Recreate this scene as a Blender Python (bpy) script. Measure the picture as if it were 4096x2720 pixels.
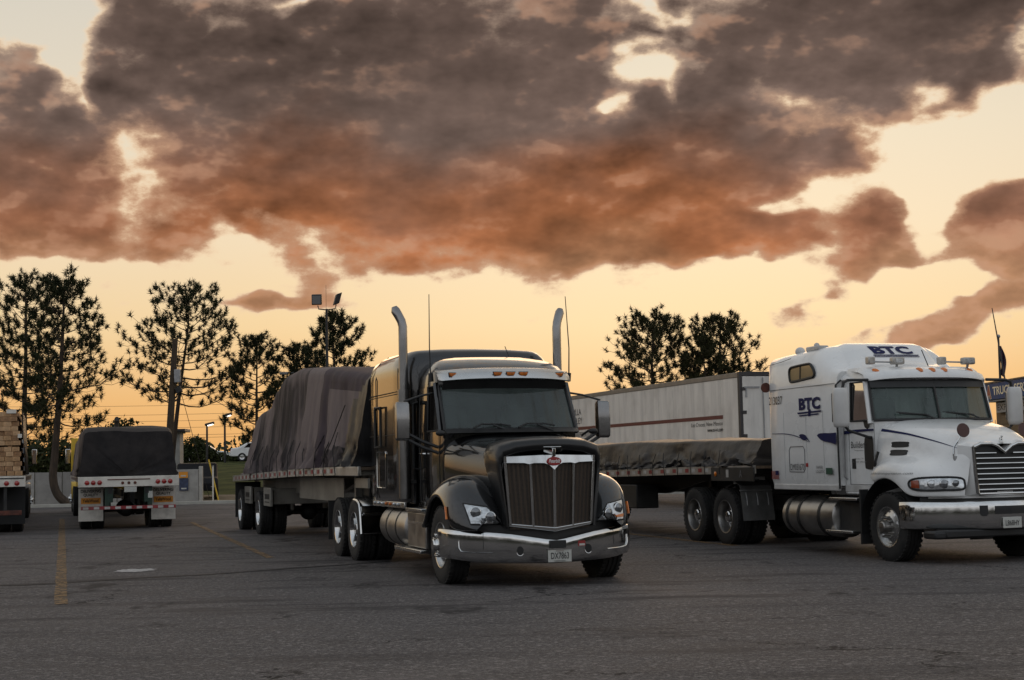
import bpy, math, random
import numpy as np
from mathutils import Vector, Matrix

for o in list(bpy.data.objects):
    bpy.data.objects.remove(o, do_unlink=True)
SC = bpy.context.scene
COL = SC.collection
PI = math.pi
R = math.radians

# ------------------------------------------------------------------ camera
cam_data = bpy.data.cameras.new('camera')
cam = bpy.data.objects.new('camera', cam_data)
COL.objects.link(cam)
cam_data.sensor_width = 36.0
cam_data.lens = 6000 / 4096 * 36.0
cam_data.clip_start = 0.1
cam_data.clip_end = 3000
PITCH, ROLL, EYE = 0.0807, 0.0206, 1.5871
fwd = Vector((0, math.cos(PITCH), math.sin(PITCH)))
up0 = Vector((0, -math.sin(PITCH), math.cos(PITCH)))
rt0 = Vector((1, 0, 0))
rt = rt0 * math.cos(ROLL) - up0 * math.sin(ROLL)
up = up0 * math.cos(ROLL) + rt0 * math.sin(ROLL)
cam.matrix_world = Matrix((
    (rt.x, up.x, -fwd.x, 0), (rt.y, up.y, -fwd.y, 0), (rt.z, up.z, -fwd.z, EYE), (0, 0, 0, 1)))
SC.camera = cam
SC.render.resolution_x, SC.render.resolution_y = 1024, 680
SC.view_settings.view_transform = 'Standard'
SC.view_settings.look = 'None'
SC.view_settings.exposure = 0.0
SC.view_settings.gamma = 1.0
SC.render.engine = 'CYCLES'
SC.cycles.max_bounces = 5
SC.cycles.diffuse_bounces = 2
SC.cycles.glossy_bounces = 3
SC.cycles.transparent_max_bounces = 8

# ------------------------------------------------------------------ world: dusk sky with broken cloud
world = bpy.data.worlds.new('World')
SC.world = world
world.use_nodes = True
WT = world.node_tree
WT.nodes.clear()

class NT:
    """small helper that adds nodes to a tree and wires them"""
    def __init__(s, tree): s.t = tree
    def node(s, typ, **kw):
        n = s.t.nodes.new(typ)
        for k, v in kw.items(): setattr(n, k, v)
        return n
    def put(s, sock, v):
        if v is None: return
        if hasattr(v, 'is_output') or isinstance(v, bpy.types.NodeSocket): s.t.links.new(v, sock)
        else: sock.default_value = v
    def math(s, op, a, b=None, c=None, clamp=False):
        n = s.node('ShaderNodeMath', operation=op); n.use_clamp = clamp
        s.put(n.inputs[0], a); s.put(n.inputs[1], b)
        if c is not None: s.put(n.inputs[2], c)
        return n.outputs[0]
    def vec(s, op, a, b=None, scale=None):
        n = s.node('ShaderNodeVectorMath', operation=op)
        s.put(n.inputs[0], a)
        if b is not None: s.put(n.inputs[1], b)
        if scale is not None: s.put(n.inputs['Scale'], scale)
        return n.outputs['Value'] if op in ('DOT_PRODUCT', 'LENGTH') else n.outputs[0]
    def mix(s, f, a, b, blend='MIX'):
        n = s.node('ShaderNodeMix', data_type='RGBA', blend_type=blend)
        n.clamp_factor = True
        s.put(n.inputs[0], f)
        s.put(n.inputs[6], a if not isinstance(a, tuple) else (*a, 1)[:4])
        s.put(n.inputs[7], b if not isinstance(b, tuple) else (*b, 1)[:4])
        return n.outputs[2]
    def smooth(s, v, lo, hi, a=0.0, b=1.0):
        n = s.node('ShaderNodeMapRange', interpolation_type='SMOOTHSTEP')
        for i, x in enumerate((v, lo, hi, a, b)): s.put(n.inputs[i], x)
        return n.outputs[0]
    def lin(s, v, lo, hi, a=0.0, b=1.0):
        n = s.node('ShaderNodeMapRange')
        for i, x in enumerate((v, lo, hi, a, b)): s.put(n.inputs[i], x)
        return n.outputs[0]
    def noise(s, vec, scale, detail=4, rough=.5, dist=0.0, lac=2.0):
        n = s.node('ShaderNodeTexNoise')
        if vec is not None: s.put(n.inputs['Vector'], vec)
        s.put(n.inputs['Scale'], scale); s.put(n.inputs['Detail'], detail)
        s.put(n.inputs['Roughness'], rough); s.put(n.inputs['Distortion'], dist); s.put(n.inputs['Lacunarity'], lac)
        return n
    def ramp(s, v, stops, interp='LINEAR'):
        n = s.node('ShaderNodeValToRGB')
        s.put(n.inputs[0], v)
        cr = n.color_ramp; cr.interpolation = interp
        while len(cr.elements) < len(stops): cr.elements.new(0.5)
        for e, (p, c) in zip(cr.elements, stops):
            e.position = p; e.color = (*c, 1) if len(c) == 3 else c
        return n.outputs[0]

SUN_AZ, SUN_EL = R(7.0), R(9.0)      # the sun stands ahead, a little to the right, low behind the clouds

def build_world():
    n = NT(WT)
    d = n.node('ShaderNodeTexCoord').outputs['Generated']
    sep = n.node('ShaderNodeSeparateXYZ'); n.put(sep.inputs[0], d)
    X, Y, Z = sep.outputs
    az = n.math('MULTIPLY', n.math('ARCTAN2', X, Y), 180 / PI)
    el = n.math('MULTIPLY', n.math('ARCSINE', Z), 180 / PI)
    cb = n.node('ShaderNodeCombineXYZ'); n.put(cb.inputs[0], az); n.put(cb.inputs[1], el)
    P = cb.outputs[0]
    # stretched direction for the noise (clouds are wider than tall near the horizon)
    st = n.vec('MULTIPLY', d, (1.0, 1.0, 1.75))
    wn = n.noise(st, 9.0, 1, .55)
    warp = n.vec('SCALE', n.vec('SUBTRACT', wn.outputs['Color'], (.5, .5, .5)), scale=2.6)
    wn2 = n.noise(st, 34.0, 1.5, .6)
    warp2 = n.vec('SCALE', n.vec('SUBTRACT', wn2.outputs['Color'], (.5, .5, .5)), scale=1.25)
    Pw = n.vec('ADD', n.vec('ADD', P, warp), warp2)
    # px of a 4096 wide view -> degrees on the sky
    def deg(px, py):
        x, y = px - 2048, 1360 - py
        x, y = x * math.cos(ROLL) + y * math.sin(ROLL), -x * math.sin(ROLL) + y * math.cos(ROLL)
        v = Vector((x / 6000, 1, y / 6000)); v = Matrix.Rotation(PITCH, 3, 'X') @ v
        v.normalize()
        return math.degrees(math.atan2(v.x, v.y)), math.degrees(math.asin(v.z))
    # weights of all banks on an azimuth x elevation grid, kept as a short sum of products of two curves
    AZ, EL = np.linspace(-25, 25, 101), np.linspace(-1, 21, 67)
    A, E = np.meshgrid(AZ, EL); plus = np.zeros_like(A); minus = np.zeros_like(A)
    for (px, py, rx, ry, rot, amp) in CLOUD_BANKS:
        a0, e0 = deg(px, py); c_, s_ = math.cos(R(rot)), math.sin(R(rot)); dx, dy = A - a0, E - e0
        g = np.maximum(0, 1 - np.hypot((dx * c_ + dy * s_) * 104.7 / rx, (-dx * s_ + dy * c_) * 104.7 / ry))
        if amp > 0: plus += amp * g
        else: minus += amp * g
    U, S, V = np.linalg.svd(np.minimum(plus, .92) + 1.22 * minus, full_matrices=False)
    sp = n.node('ShaderNodeSeparateXYZ'); n.put(sp.inputs[0], Pw)
    ta, te = n.lin(sp.outputs[0], -25, 25), n.lin(sp.outputs[1], -1, 21)
    def curves(val, funcs):
        """three curves of one value as a vector"""
        nd = n.node('ShaderNodeRGBCurve'); n.put(nd.inputs['Color'], val); lo, sc = [], []
        for ch, f in enumerate(funcs):
            mn, mx = float(f.min()), float(f.max()) + 1e-6; lo.append(mn); sc.append(mx - mn)
            pts = nd.mapping.curves[ch].points; N = len(f)
            pts[0].location = (0, (f[0] - mn) / (mx - mn)); pts[1].location = (1, (f[-1] - mn) / (mx - mn))
            for i in range(1, N - 1): pts.new(i / (N - 1), (f[i] - mn) / (mx - mn))
            for p in pts: p.handle_type = 'VECTOR'
        nd.mapping.update()
        m = n.node('ShaderNodeVectorMath', operation='MULTIPLY_ADD'); n.put(m.inputs[0], nd.outputs[0]); m.inputs[1].default_value = sc; m.inputs[2].default_value = lo
        return m.outputs[0]
    acc = 0.0
    for k in range(0, 15, 3):
        q = n.vec('DOT_PRODUCT', curves(te, [U[:, k + j] * S[k + j] for j in range(3)]), curves(ta, [V[k + j] for j in range(3)]))
        acc = n.math('ADD', q, acc)
    # outside the part of the sky in view the same broken cloud simply goes on
    away = n.math('MAXIMUM', n.smooth(n.math('ABSOLUTE', az), 21, 34), n.smooth(el, 18.5, 27))
    acc = n.math('MULTIPLY', acc, n.math('SUBTRACT', 1.0, away))
    away = n.math('MULTIPLY', away, n.smooth(el, 9, 17))
    acc = n.math('MULTIPLY_ADD', away, 0.13, acc)
    f1 = n.noise(st, 13.0, 4, .55).outputs['Fac']
    f2 = n.noise(st, 44.0, 5.5, .66).outputs['Fac']
    vo = n.node('ShaderNodeTexVoronoi', feature='F1'); n.put(vo.inputs['Vector'], n.vec('ADD', st, n.vec('SCALE', wn2.outputs['Color'], scale=.05)))
    vo.inputs['Scale'].default_value = 30
    fb = n.math('ADD', n.math('MULTIPLY', n.math('SUBTRACT', f1, .5), .95), n.math('MULTIPLY', n.math('SUBTRACT', f2, .5), .62))
    fb = n.math('ADD', fb, n.math('MULTIPLY', n.math('SUBTRACT', .50, vo.outputs['Distance']), .34))
    fb = n.math('SUBTRACT', fb, n.smooth(el, 8.0, 4.0, .02, .15))
    D = n.math('ADD', acc, fb)
    alpha = n.smooth(D, .08, .30)
    lit = n.smooth(D, .14, .40)
    thick = n.smooth(D, .24, .62)
    # relief: the same noise looked up a little nearer to the sun
    sd = Vector((math.sin(SUN_AZ) * math.cos(SUN_EL), math.cos(SUN_AZ) * math.cos(SUN_EL), math.sin(SUN_EL)))
    off = n.vec('ADD', st, (0.006, 0, -0.016))
    g1 = n.noise(st, 15.0, 4, .55).outputs['Fac']
    g2 = n.noise(off, 15.0, 4, .55).outputs['Fac']
    rel = n.math('SUBTRACT', g1, g2)
    soft = n.noise(st, 7.0, 2, .5).outputs['Fac']
    # clear sky: warm towards the sun, blue grey away from it
    e01 = n.lin(el, -5, 90, 0, 1)
    def stops(l): return [((e + 5) / 95, c) for e, c in l]
    warm = n.ramp(e01, stops([(-5, (.66, .31, .10)), (0, (.84, .425, .14)), (2.5, (.91, .525, .21)), (5.2, (.96, .70, .385)), (8.5, (.95, .765, .53)),
                              (12, (.88, .76, .58)), (17, (.76, .70, .59)), (26, (.56, .56, .53)), (45, (.50, .55, .59)), (90, (.40, .46, .52))]))
    cool = n.ramp(e01, stops([(-5, (.30, .29, .30)), (0, (.56, .54, .54)), (8, (.76, .76, .77)), (20, (.80, .84, .90)), (45, (.62, .69, .77)), (90, (.40, .46, .52))]))
    facing = n.smooth(n.vec('DOT_PRODUCT', d, (math.sin(SUN_AZ), math.cos(SUN_AZ), 0.0)), -.35, .72)
    sky = n.mix(facing, cool, warm)
    ns = n.node('ShaderNodeTexSky', sky_type='NISHITA')
    ns.sun_disc = False; ns.sun_elevation = SUN_EL; ns.sun_rotation = SUN_AZ
    ns.air_density = 1.2; ns.dust_density = 2.5; ns.ozone_density = 1.0
    nis = n.vec('SCALE', ns.outputs[0], scale=0.025)
    sky = n.mix(.10, sky, nis)
    # glow round the sun behind the cloud
    cs = n.vec('DOT_PRODUCT', d, tuple(sd))
    glow = n.smooth(cs, .955, 1.0)
    sky = n.mix(n.math('MULTIPLY', glow, .18), sky, (1.0, .87, .64))
    # cloud colours: bright fringe, lit flank, shaded body
    grey = n.mix(facing, (.32, .335, .37), (.158, .108, .088))
    rust = n.mix(facing, (.34, .33, .35), (.355, .132, .056))
    elw = n.math('MULTIPLY_ADD', n.math('SUBTRACT', f1, .5), 3.2, n.math('MULTIPLY_ADD', n.math('SUBTRACT', soft, .5), 6.0, el))
    warmth = n.math('MULTIPLY', n.smooth(elw, 13.4, 8.4), n.math('MULTIPLY', n.smooth(az, 8, 16, 1.0, .55), n.smooth(az, -9, -17, 1.0, .70)))
    body = n.mix(warmth, grey, rust)
    low = n.mix(facing, (.34, .32, .33), (.44, .235, .125))
    body = n.mix(n.math('MULTIPLY', n.smooth(elw, 9.0, 6.2), .75), body, low)
    body = n.vec('SCALE', body, scale=n.smooth(D, .35, 1.05, 1.22, .84))
    body = n.vec('SCALE', body, scale=n.math('MULTIPLY', n.math('MULTIPLY_ADD', rel, 2.0, n.smooth(soft, .25, .75, .80, 1.24)), n.smooth(el, 12.8, 17.0, 1.0, .68)))
    glint = n.math('MULTIPLY', n.smooth(rel, .035, .12), n.smooth(D, 1.12, .45))
    body = n.mix(n.math('MULTIPLY', glint, .5), body, n.mix(facing, (.34, .34, .37), (.56, .315, .20)))
    fringe = n.mix(facing, (.44, .45, .48), (.90, .66, .43))
    flank = n.mix(facing, (.33, .33, .36), (.52, .29, .175))
    flank = n.mix(n.smooth(el, 11, 15), flank, n.mix(facing, (.33, .34, .37), (.40, .285, .215)))
    ccol = n.mix(thick, n.mix(lit, fringe, flank), body)
    out = n.mix(alpha, sky, ccol)
    # the veil of lit vapour inside the big bank
    bg = n.node('ShaderNodeBackground'); n.put(bg.inputs[0], out); bg.inputs[1].default_value = SKY_STRENGTH
    wo = n.node('ShaderNodeOutputWorld'); WT.links.new(bg.outputs[0], wo.inputs[0])

SKY_STRENGTH = 1.0
# banks of cloud on the sky: centre and radii (in 1/104.7 degree), tilt, weight
CLOUD_BANKS = [
    # the great central bank
    (1500, 150, 1500, 620, 0, .95), (1300, 560, 1250, 520, -4, .85), (2200, 620, 1150, 560, 0, .80),
    (1900, 800, 1000, 290, -2, .66), (1150, 830, 700, 240, -12, .55), (3050, 620, 800, 420, 8, .75), (2650, 850, 620, 240, 4, .50),
    # dark bank above right
    (3300, 120, 1300, 380, 3, 1.0), (3900, 250, 520, 320, -6, .70),
    # left bank
    (60, 480, 480, 600, 0, .95), (150, 740, 480, 170, 0, .50), (520, 60, 300, 170, -10, .40), (450, 300, 170, 120, 0, .25),
    # right hand clouds
    (4010, 850, 290, 280, 10, .95), (3530, 850, 210, 260, 25, .60), (3250, 930, 260, 170, 10, .50), (3560, 960, 200, 120, 0, .30),
    (3950, 1040, 420, 80, 0, .40), (3900, 1240, 400, 120, 12, .62), (3300, 1185, 170, 70, 28, .36), (3420, 1070, 120, 70, -30, .40),
    (4060, 1110, 240, 70, 5, .65), (3560, 1330, 300, 60, 12, .50),
    (2750, 975, 240, 90, 12, .42), (2500, 1000, 420, 90, 4, .40), (2120, 1120, 110, 60, 30, .30), (2240, 1165, 80, 40, 0, .26),
    # soft low cloud at left
    (640, 1010, 220, 90, 5, .42), (450, 890, 520, 100, -6, .34), (1230, 1090, 320, 90, -18, .20), (1330, 1170, 200, 70, -25, .24), (1120, 1245, 420, 55, 6, .55),
    (1650, 1060, 340, 50, 0, .36), (120, 960, 300, 80, 0, .26), (1880, 1268, 120, 25, 0, .3),
    (2060, 1060, 200, 60, 0, .30), (3050, 1010, 120, 60, 10, .34), (900, 1110, 240, 50, -15, .36), (300, 990, 260, 70, 0, .34), (1050, 990, 360, 70, -15, .26), (700, 1230, 200, 40, 10, .22), (2700, 1150, 120, 40, 28, .24), (3650, 1180, 140, 50, 10, .26), (2890, 1090, 130, 45, 10, .3),
    (3170, 1215, 110, 55, 28, .5), (3330, 1165, 90, 45, 10, .45), (3470, 1110, 80, 50, -28, .42), (3420, 1030, 70, 40, 0, .4), (3780, 1280, 300, 70, 10, .36), (4040, 1180, 220, 70, 0, .5), (3700, 1350, 260, 40, 10, .6),
    (300, 930, 460, 90, -4, .34), (850, 960, 330, 80, -12, .24), (630, 1020, 190, 80, 0, .40), (1330, 1130, 230, 80, -20, .32), (1000, 1250, 230, 45, 3, .5), (1250, 1225, 140, 50, 12, .5),
    (2830, 985, 180, 70, 20, .45), (3080, 930, 260, 120, 10, .35), (3640, 1000, 160, 110, 0, .5), (2350, 1010, 260, 60, 0, .4), (30, 980, 160, 90, 0, .35), (1950, 1055, 180, 35, 0, .3),
    # gaps
    (3880, 1135, 380, 50, 4, -.55), (3560, 1200, 150, 60, 28, -.3),
    (3740, 800, 110, 220, 10, -.60), (3700, 1110, 260, 45, 0, -.5), (3000, 1090, 200, 40, 0, -.4), (3500, 1180, 90, 60, 28, -.3),
    (250, 260, 170, 230, 28, -.62), (130, 60, 330, 120, 0, -.70), (330, 420, 90, 110, 28, -.5), (440, 640, 80, 120, -28, -.50), (1200, 10, 100, 50, 0, -.75), (500, 760, 120, 45, 0, -.46), (180, 420, 60, 120, -28, -.45), (190, 700, 120, 60, 0, -.3),
    (2620, 235, 190, 100, 0, -.95), (2460, 400, 200, 90, 28, -.82), (2700, 360, 80, 130, 0, -.62), (2370, 450, 90, 60, 28, -.5), (2600, 70, 300, 70, 10, -.55), (2540, 480, 160, 60, 0, -.3),
    (3150, 400, 230, 110, -28, -.46), (3680, 330, 150, 90, 0, -.52), (4080, 180, 110, 130, 0, -.62), (3860, 590, 420, 230, 10, -.95), (3560, 690, 190, 90, 10, -.4),
    (3130, 800, 240, 70, 0, -.55), (3330, 790, 150, 110, 0, -.35), (2850, 930, 140, 50, 0, -.3), (1010, 220, 120, 60, 0, -.18),
]
build_world()
world.cycles.sampling_method = 'MANUAL'
world.cycles.sample_map_resolution = 512

# ------------------------------------------------------------------ sun, veiled by cloud
sun_data = bpy.data.lights.new('sun', 'SUN')
sun_data.energy = 0.55
sun_data.angle = R(34)
sun_data.color = (1.0, .66, .38)
sun = bpy.data.objects.new('sun', sun_data)
COL.objects.link(sun)
sdir = Vector((math.sin(SUN_AZ) * math.cos(SUN_EL), math.cos(SUN_AZ) * math.cos(SUN_EL), math.sin(SUN_EL)))
sun.rotation_euler = sdir.to_track_quat('Z', 'Y').to_euler()

# ------------------------------------------------------------------ helpers: meshes
class MB:
    """collects shapes for ONE mesh object; m is the current material slot"""
    def __init__(s): s.v = []; s.f = []; s.mi = []; s.m = 0
    def add(s, vs, fs):
        b = len(s.v); s.v += [tuple(map(float, q)) for q in vs]
        for f in fs: s.f.append(tuple(b + i for i in f)); s.mi.append(s.m)
        return s
    def bx(s, x0, x1, y0, y1, z0, z1):
        return s.add([(x0, y0, z0), (x1, y0, z0), (x1, y1, z0), (x0, y1, z0), (x0, y0, z1), (x1, y0, z1), (x1, y1, z1), (x0, y1, z1)],
                     [(3, 2, 1, 0), (4, 5, 6, 7), (0, 1, 5, 4), (1, 2, 6, 5), (2, 3, 7, 6), (3, 0, 4, 7)])
    def obx(s, c, u, v, w):
        """box about c with half axes u v w"""
        c, u, v, w = map(Vector, (c, u, v, w))
        q = [c + u * a + v * b_ + w * d for d in (-1, 1) for a, b_ in ((-1, -1), (1, -1), (1, 1), (-1, 1))]
        return s.add(q, [(3, 2, 1, 0), (4, 5, 6, 7), (0, 1, 5, 4), (1, 2, 6, 5), (2, 3, 7, 6), (3, 0, 4, 7)])
    def loft(s, rings, closed=True, caps=True):
        n = len(rings[0]); vs = [p for r in rings for p in r]; fs = []
        for i in range(len(rings) - 1):
            for j in range(n if closed else n - 1):
                k = (j + 1) % n
                fs.append((i * n + j, i * n + k, (i + 1) * n + k, (i + 1) * n + j))
        if caps and closed:
            fs.append(tuple(range(n - 1, -1, -1))); fs.append(tuple((len(rings) - 1) * n + j for j in range(n)))
        return s.add(vs, fs)
    def grid(s, rows): return s.loft(rows, closed=False, caps=False)
    def tube(s, pts, r, n=8, caps=True):
        pts = [Vector(p) for p in pts]
        rr = r if isinstance(r, (list, tuple)) else [r] * len(pts)
        rings = []; ref = None
        for i, p in enumerate(pts):
            t = (pts[min(i + 1, len(pts) - 1)] - pts[max(i - 1, 0)]).normalized()
            if ref is None:
                ref = t.orthogonal().normalized()
            ref = (ref - t * ref.dot(t)).normalized(); b = t.cross(ref)
            rings.append([p + (ref * math.cos(2 * PI * k / n) + b * math.sin(2 * PI * k / n)) * rr[i] for k in range(n)])
        return s.loft(rings, True, caps)
    def cyl(s, p0, p1, r0, r1=None, n=16, caps=True): return s.tube([p0, p1], [r0, r0 if r1 is None else r1], n, caps)
    def lathe(s, prof, o, ax, n=32):
        """prof: (radius, height along axis)"""
        o, ax = Vector(o), Vector(ax).normalized(); e = ax.orthogonal().normalized(); b = ax.cross(e)
        return s.loft([[o + ax * h + (e * math.cos(2 * PI * k / n) + b * math.sin(2 * PI * k / n)) * r for k in range(n)] for r, h in prof], True, False)
    def prism(s, poly, ax, a0, a1):
        """poly of 2D points in the plane across axis ax (0: yz, 1: xz, 2: xy)"""
        def P(q, a): return {0: (a, q[0], q[1]), 1: (q[0], a, q[1]), 2: (q[0], q[1], a)}[ax]
        return s.loft([[P(q, a0) for q in poly], [P(q, a1) for q in poly]])
    def ball(s, c, r, n=12, m=8, sc=(1, 1, 1)):
        c = Vector(c)
        return s.loft([[c + Vector((math.sin(PI * max(.004, min(.996, i / m))) * math.cos(2 * PI * k / n) * sc[0], math.sin(PI * max(.004, min(.996, i / m))) * math.sin(2 * PI * k / n) * sc[1],
                                   -math.cos(PI * i / m) * sc[2])) * r for k in range(n)] for i in range(m + 1)])
    def mirror_y(s):
        n = len(s.v); s.v += [(a, -b, c) for a, b, c in s.v]
        s.mi += list(s.mi); s.f += [tuple(n + i for i in reversed(f)) for f in s.f]
        return s
    def mesh(s, name):
        me = bpy.data.meshes.new(name); me.from_pydata(s.v, [], s.f); me.validate()
        if len(me.polygons) == len(s.mi): me.polygons.foreach_set('material_index', s.mi)
        me.update(); return me
    def build(s, name, mats, parent=None, smooth=35, bevel=0, sub=0, solid=0, loc=None, fix=True):
        me = s.mesh(name)
        for m in (mats if isinstance(mats, (list, tuple)) else [mats]): me.materials.append(m)
        if fix:
            import bmesh
            bm = bmesh.new(); bm.from_mesh(me); bmesh.ops.recalc_face_normals(bm, faces=bm.faces); bm.to_mesh(me); bm.free()
        if smooth:
            me.polygons.foreach_set('use_smooth', [True] * len(me.polygons))
            me.set_sharp_from_angle(angle=R(smooth))
        o = bpy.data.objects.new(name, me); COL.objects.link(o)
        if parent is not None: o.parent = parent
        if loc is not None: o.location = loc
        if sub:
            md = o.modifiers.new('sub', 'SUBSURF'); md.levels = md.render_levels = sub
        if solid:
            md = o.modifiers.new('solid', 'SOLIDIFY'); md.thickness = solid; md.offset = -1
        if bevel:
            md = o.modifiers.new('bevel', 'BEVEL'); md.width = bevel; md.segments = 2; md.limit_method = 'ANGLE'; md.angle_limit = R(40)
            md.harden_normals = False
        return o

def thing(name, label, cat, loc=(0, 0, 0), rz=0, group=None):
    o = bpy.data.objects.new(name, None); COL.objects.link(o)
    o.location = loc; o.rotation_euler = (0, 0, rz); o.empty_display_size = .2
    return tag(o, label, cat, group)
def tag(o, label=None, cat=None, group=None, kind=None):
    if label: o['label'] = label
    if cat: o['category'] = cat
    if group: o['group'] = group
    if kind: o['kind'] = kind
    return o
def copy_part(o, parent, loc=None, rz=None):
    c = o.copy(); COL.objects.link(c); c.parent = parent
    if loc is not None: c.location = loc
    if rz is not None: c.rotation_euler = (0, 0, rz)
    for ch in o.children: copy_part(ch, c)
    return c

def smoothpath(pts, n=8, closed=False):
    """Catmull-Rom through points of any dimension"""
    P = [np.array(p, float) for p in pts]; out = []; N = len(P)
    for i in range(N if closed else N - 1):
        p0 = P[(i - 1) % N] if closed or i > 0 else P[0] * 2 - P[1]
        p1, p2 = P[i], P[(i + 1) % N]
        p3 = P[(i + 2) % N] if closed or i + 2 < N else P[-1] * 2 - P[-2]
        for k in range(n):
            t = k / n
            out.append(.5 * ((2 * p1) + (p2 - p0) * t + (2 * p0 - 5 * p1 + 4 * p2 - p3) * t * t + (3 * p1 - p0 - 3 * p2 + p3) * t ** 3))
    if not closed: out.append(P[-1])
    return [tuple(q) for q in out]
def interp(x, xs, ys): return float(np.interp(x, xs, ys))

def lettering(text, mat, parent, origin, right, upv, width, height, name='lettering', bold=0.0, align='LEFT', shear=0, wrap=None, off=.004):
    """flat print: text stretched into width x height at origin (lower left corner); wrap projects it on a mesh"""
    cu = bpy.data.curves.new('txt', 'FONT'); cu.body = text; cu.offset = bold; cu.shear = shear; cu.resolution_u = 3
    to = bpy.data.objects.new('txt', cu); COL.objects.link(to)
    dg = bpy.context.evaluated_depsgraph_get(); dg.update()
    me = bpy.data.meshes.new_from_object(to.evaluated_get(dg))
    bpy.data.objects.remove(to, do_unlink=True); bpy.data.curves.remove(cu)
    co = np.empty(len(me.vertices) * 3); me.vertices.foreach_get('co', co); co = co.reshape(-1, 3)
    mn, mx = co.min(0), co.max(0); sp = np.maximum(mx - mn, 1e-6)
    uv = (co - mn) / sp
    if width is None: width = height * sp[0] / sp[1]
    o, r, u = Vector(origin), Vector(right).normalized(), Vector(upv).normalized()
    nrm = r.cross(u)
    pts = [o + r * (a * width) + u * (b * height) for a, b in uv[:, :2]]
    if wrap is not None:
        bvh, far = wrap
        q = []
        for p in pts:
            h = bvh.ray_cast(p + nrm * far, -nrm, far * 3)
            q.append(h[0] + nrm * .014 if h[0] is not None else p)
        pts = q
    else:
        pts = [p + nrm * off for p in pts]
    me.vertices.foreach_set('co', [c for p in pts for c in p]); me.update()
    me.materials.clear(); me.materials.append(mat)
    ob = bpy.data.objects.new(name, me); COL.objects.link(ob); ob.parent = parent
    return ob

# ------------------------------------------------------------------ helpers: procedural materials
def mat(name, col, rough=.5, metal=0.0, coat=0.0, var=.12, vscale=4.0, bump=0.0, bscale=40.0, col2=None, spec=None, rvar=.15, emit=None, detail=5, stretch=None, dirt=0.0, coat_ior=1.5):
    m = bpy.data.materials.new(name); m.use_nodes = True
    t = m.node_tree; t.nodes.clear(); n = NT(t)
    co = n.node('ShaderNodeTexCoord').outputs['Object']
    if stretch: co = n.vec('MULTIPLY', co, stretch)
    b = n.node('ShaderNodeBsdfPrincipled'); o = n.node('ShaderNodeOutputMaterial'); t.links.new(b.outputs[0], o.inputs[0])
    nz = n.noise(co, vscale, detail, .6)
    f = nz.outputs['Fac']
    c = tuple(col[:3])
    if col2 is None:
        lo = tuple(max(0, x * (1 - var)) for x in c); hi = tuple(x * (1 + var) for x in c)
    else: lo, hi = c, tuple(col2[:3])
    colr = n.mix(n.smooth(f, .3, .7), lo, hi)
    if dirt:
        ob = n.node('ShaderNodeTexCoord').outputs['Object']
        dn = n.noise(ob, 1.3, 6, .65).outputs['Fac']
        colr = n.mix(n.math('MULTIPLY', n.smooth(dn, .48, .72), dirt), colr, (.11, .095, .08))
    n.put(b.inputs['Base Color'], colr)
    n.put(b.inputs['Roughness'], n.lin(f, .2, .8, max(.02, rough * (1 - rvar)), min(1, rough * (1 + rvar))))
    b.inputs['Metallic'].default_value = metal
    b.inputs['Coat Weight'].default_value = coat; b.inputs['Coat Roughness'].default_value = .05; b.inputs['Coat IOR'].default_value = coat_ior
    if spec is not None: b.inputs['Specular IOR Level'].default_value = spec
    if emit:
        b.inputs['Emission Color'].default_value = (*emit[:3], 1); b.inputs['Emission Strength'].default_value = emit[3]
    if bump:
        bn = n.noise(co, bscale, 4, .6).outputs['Fac']
        bp = n.node('ShaderNodeBump'); bp.inputs['Strength'].default_value = bump; bp.inputs['Distance'].default_value = .02
        n.put(bp.inputs['Height'], bn); t.links.new(bp.outputs[0], b.inputs['Normal'])
    return m

def glass_mat(name, tint, dust, dustcol=(.20, .23, .22), ior=1.6):
    """dusty window glass: you see through it, it mirrors the sky, and a film of dust lies on it"""
    m = bpy.data.materials.new(name); m.use_nodes = True
    t = m.node_tree; t.nodes.clear(); n = NT(t)
    co = n.node('ShaderNodeTexCoord').outputs['Object']
    tr = n.node('ShaderNodeBsdfTransparent'); tr.inputs[0].default_value = (*tint, 1)
    gl = n.node('ShaderNodeBsdfGlossy'); gl.inputs['Roughness'].default_value = .03
    df = n.node('ShaderNodeBsdfDiffuse'); df.inputs[0].default_value = (*dustcol, 1)
    fr = n.node('ShaderNodeFresnel'); fr.inputs[0].default_value = ior
    a = n.node('ShaderNodeMixShader'); n.put(a.inputs[0], fr.outputs[0]); t.links.new(tr.outputs[0], a.inputs[1]); t.links.new(gl.outputs[0], a.inputs[2])
    nz = n.noise(co, 2.2, 5, .6).outputs['Fac']
    c = n.node('ShaderNodeMixShader'); n.put(c.inputs[0], n.smooth(nz, .25, .75, dust * .7, dust * 1.3)); t.links.new(a.outputs[0], c.inputs[1]); t.links.new(df.outputs[0], c.inputs[2])
    o = n.node('ShaderNodeOutputMaterial'); t.links.new(c.outputs[0], o.inputs[0])
    return m

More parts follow.
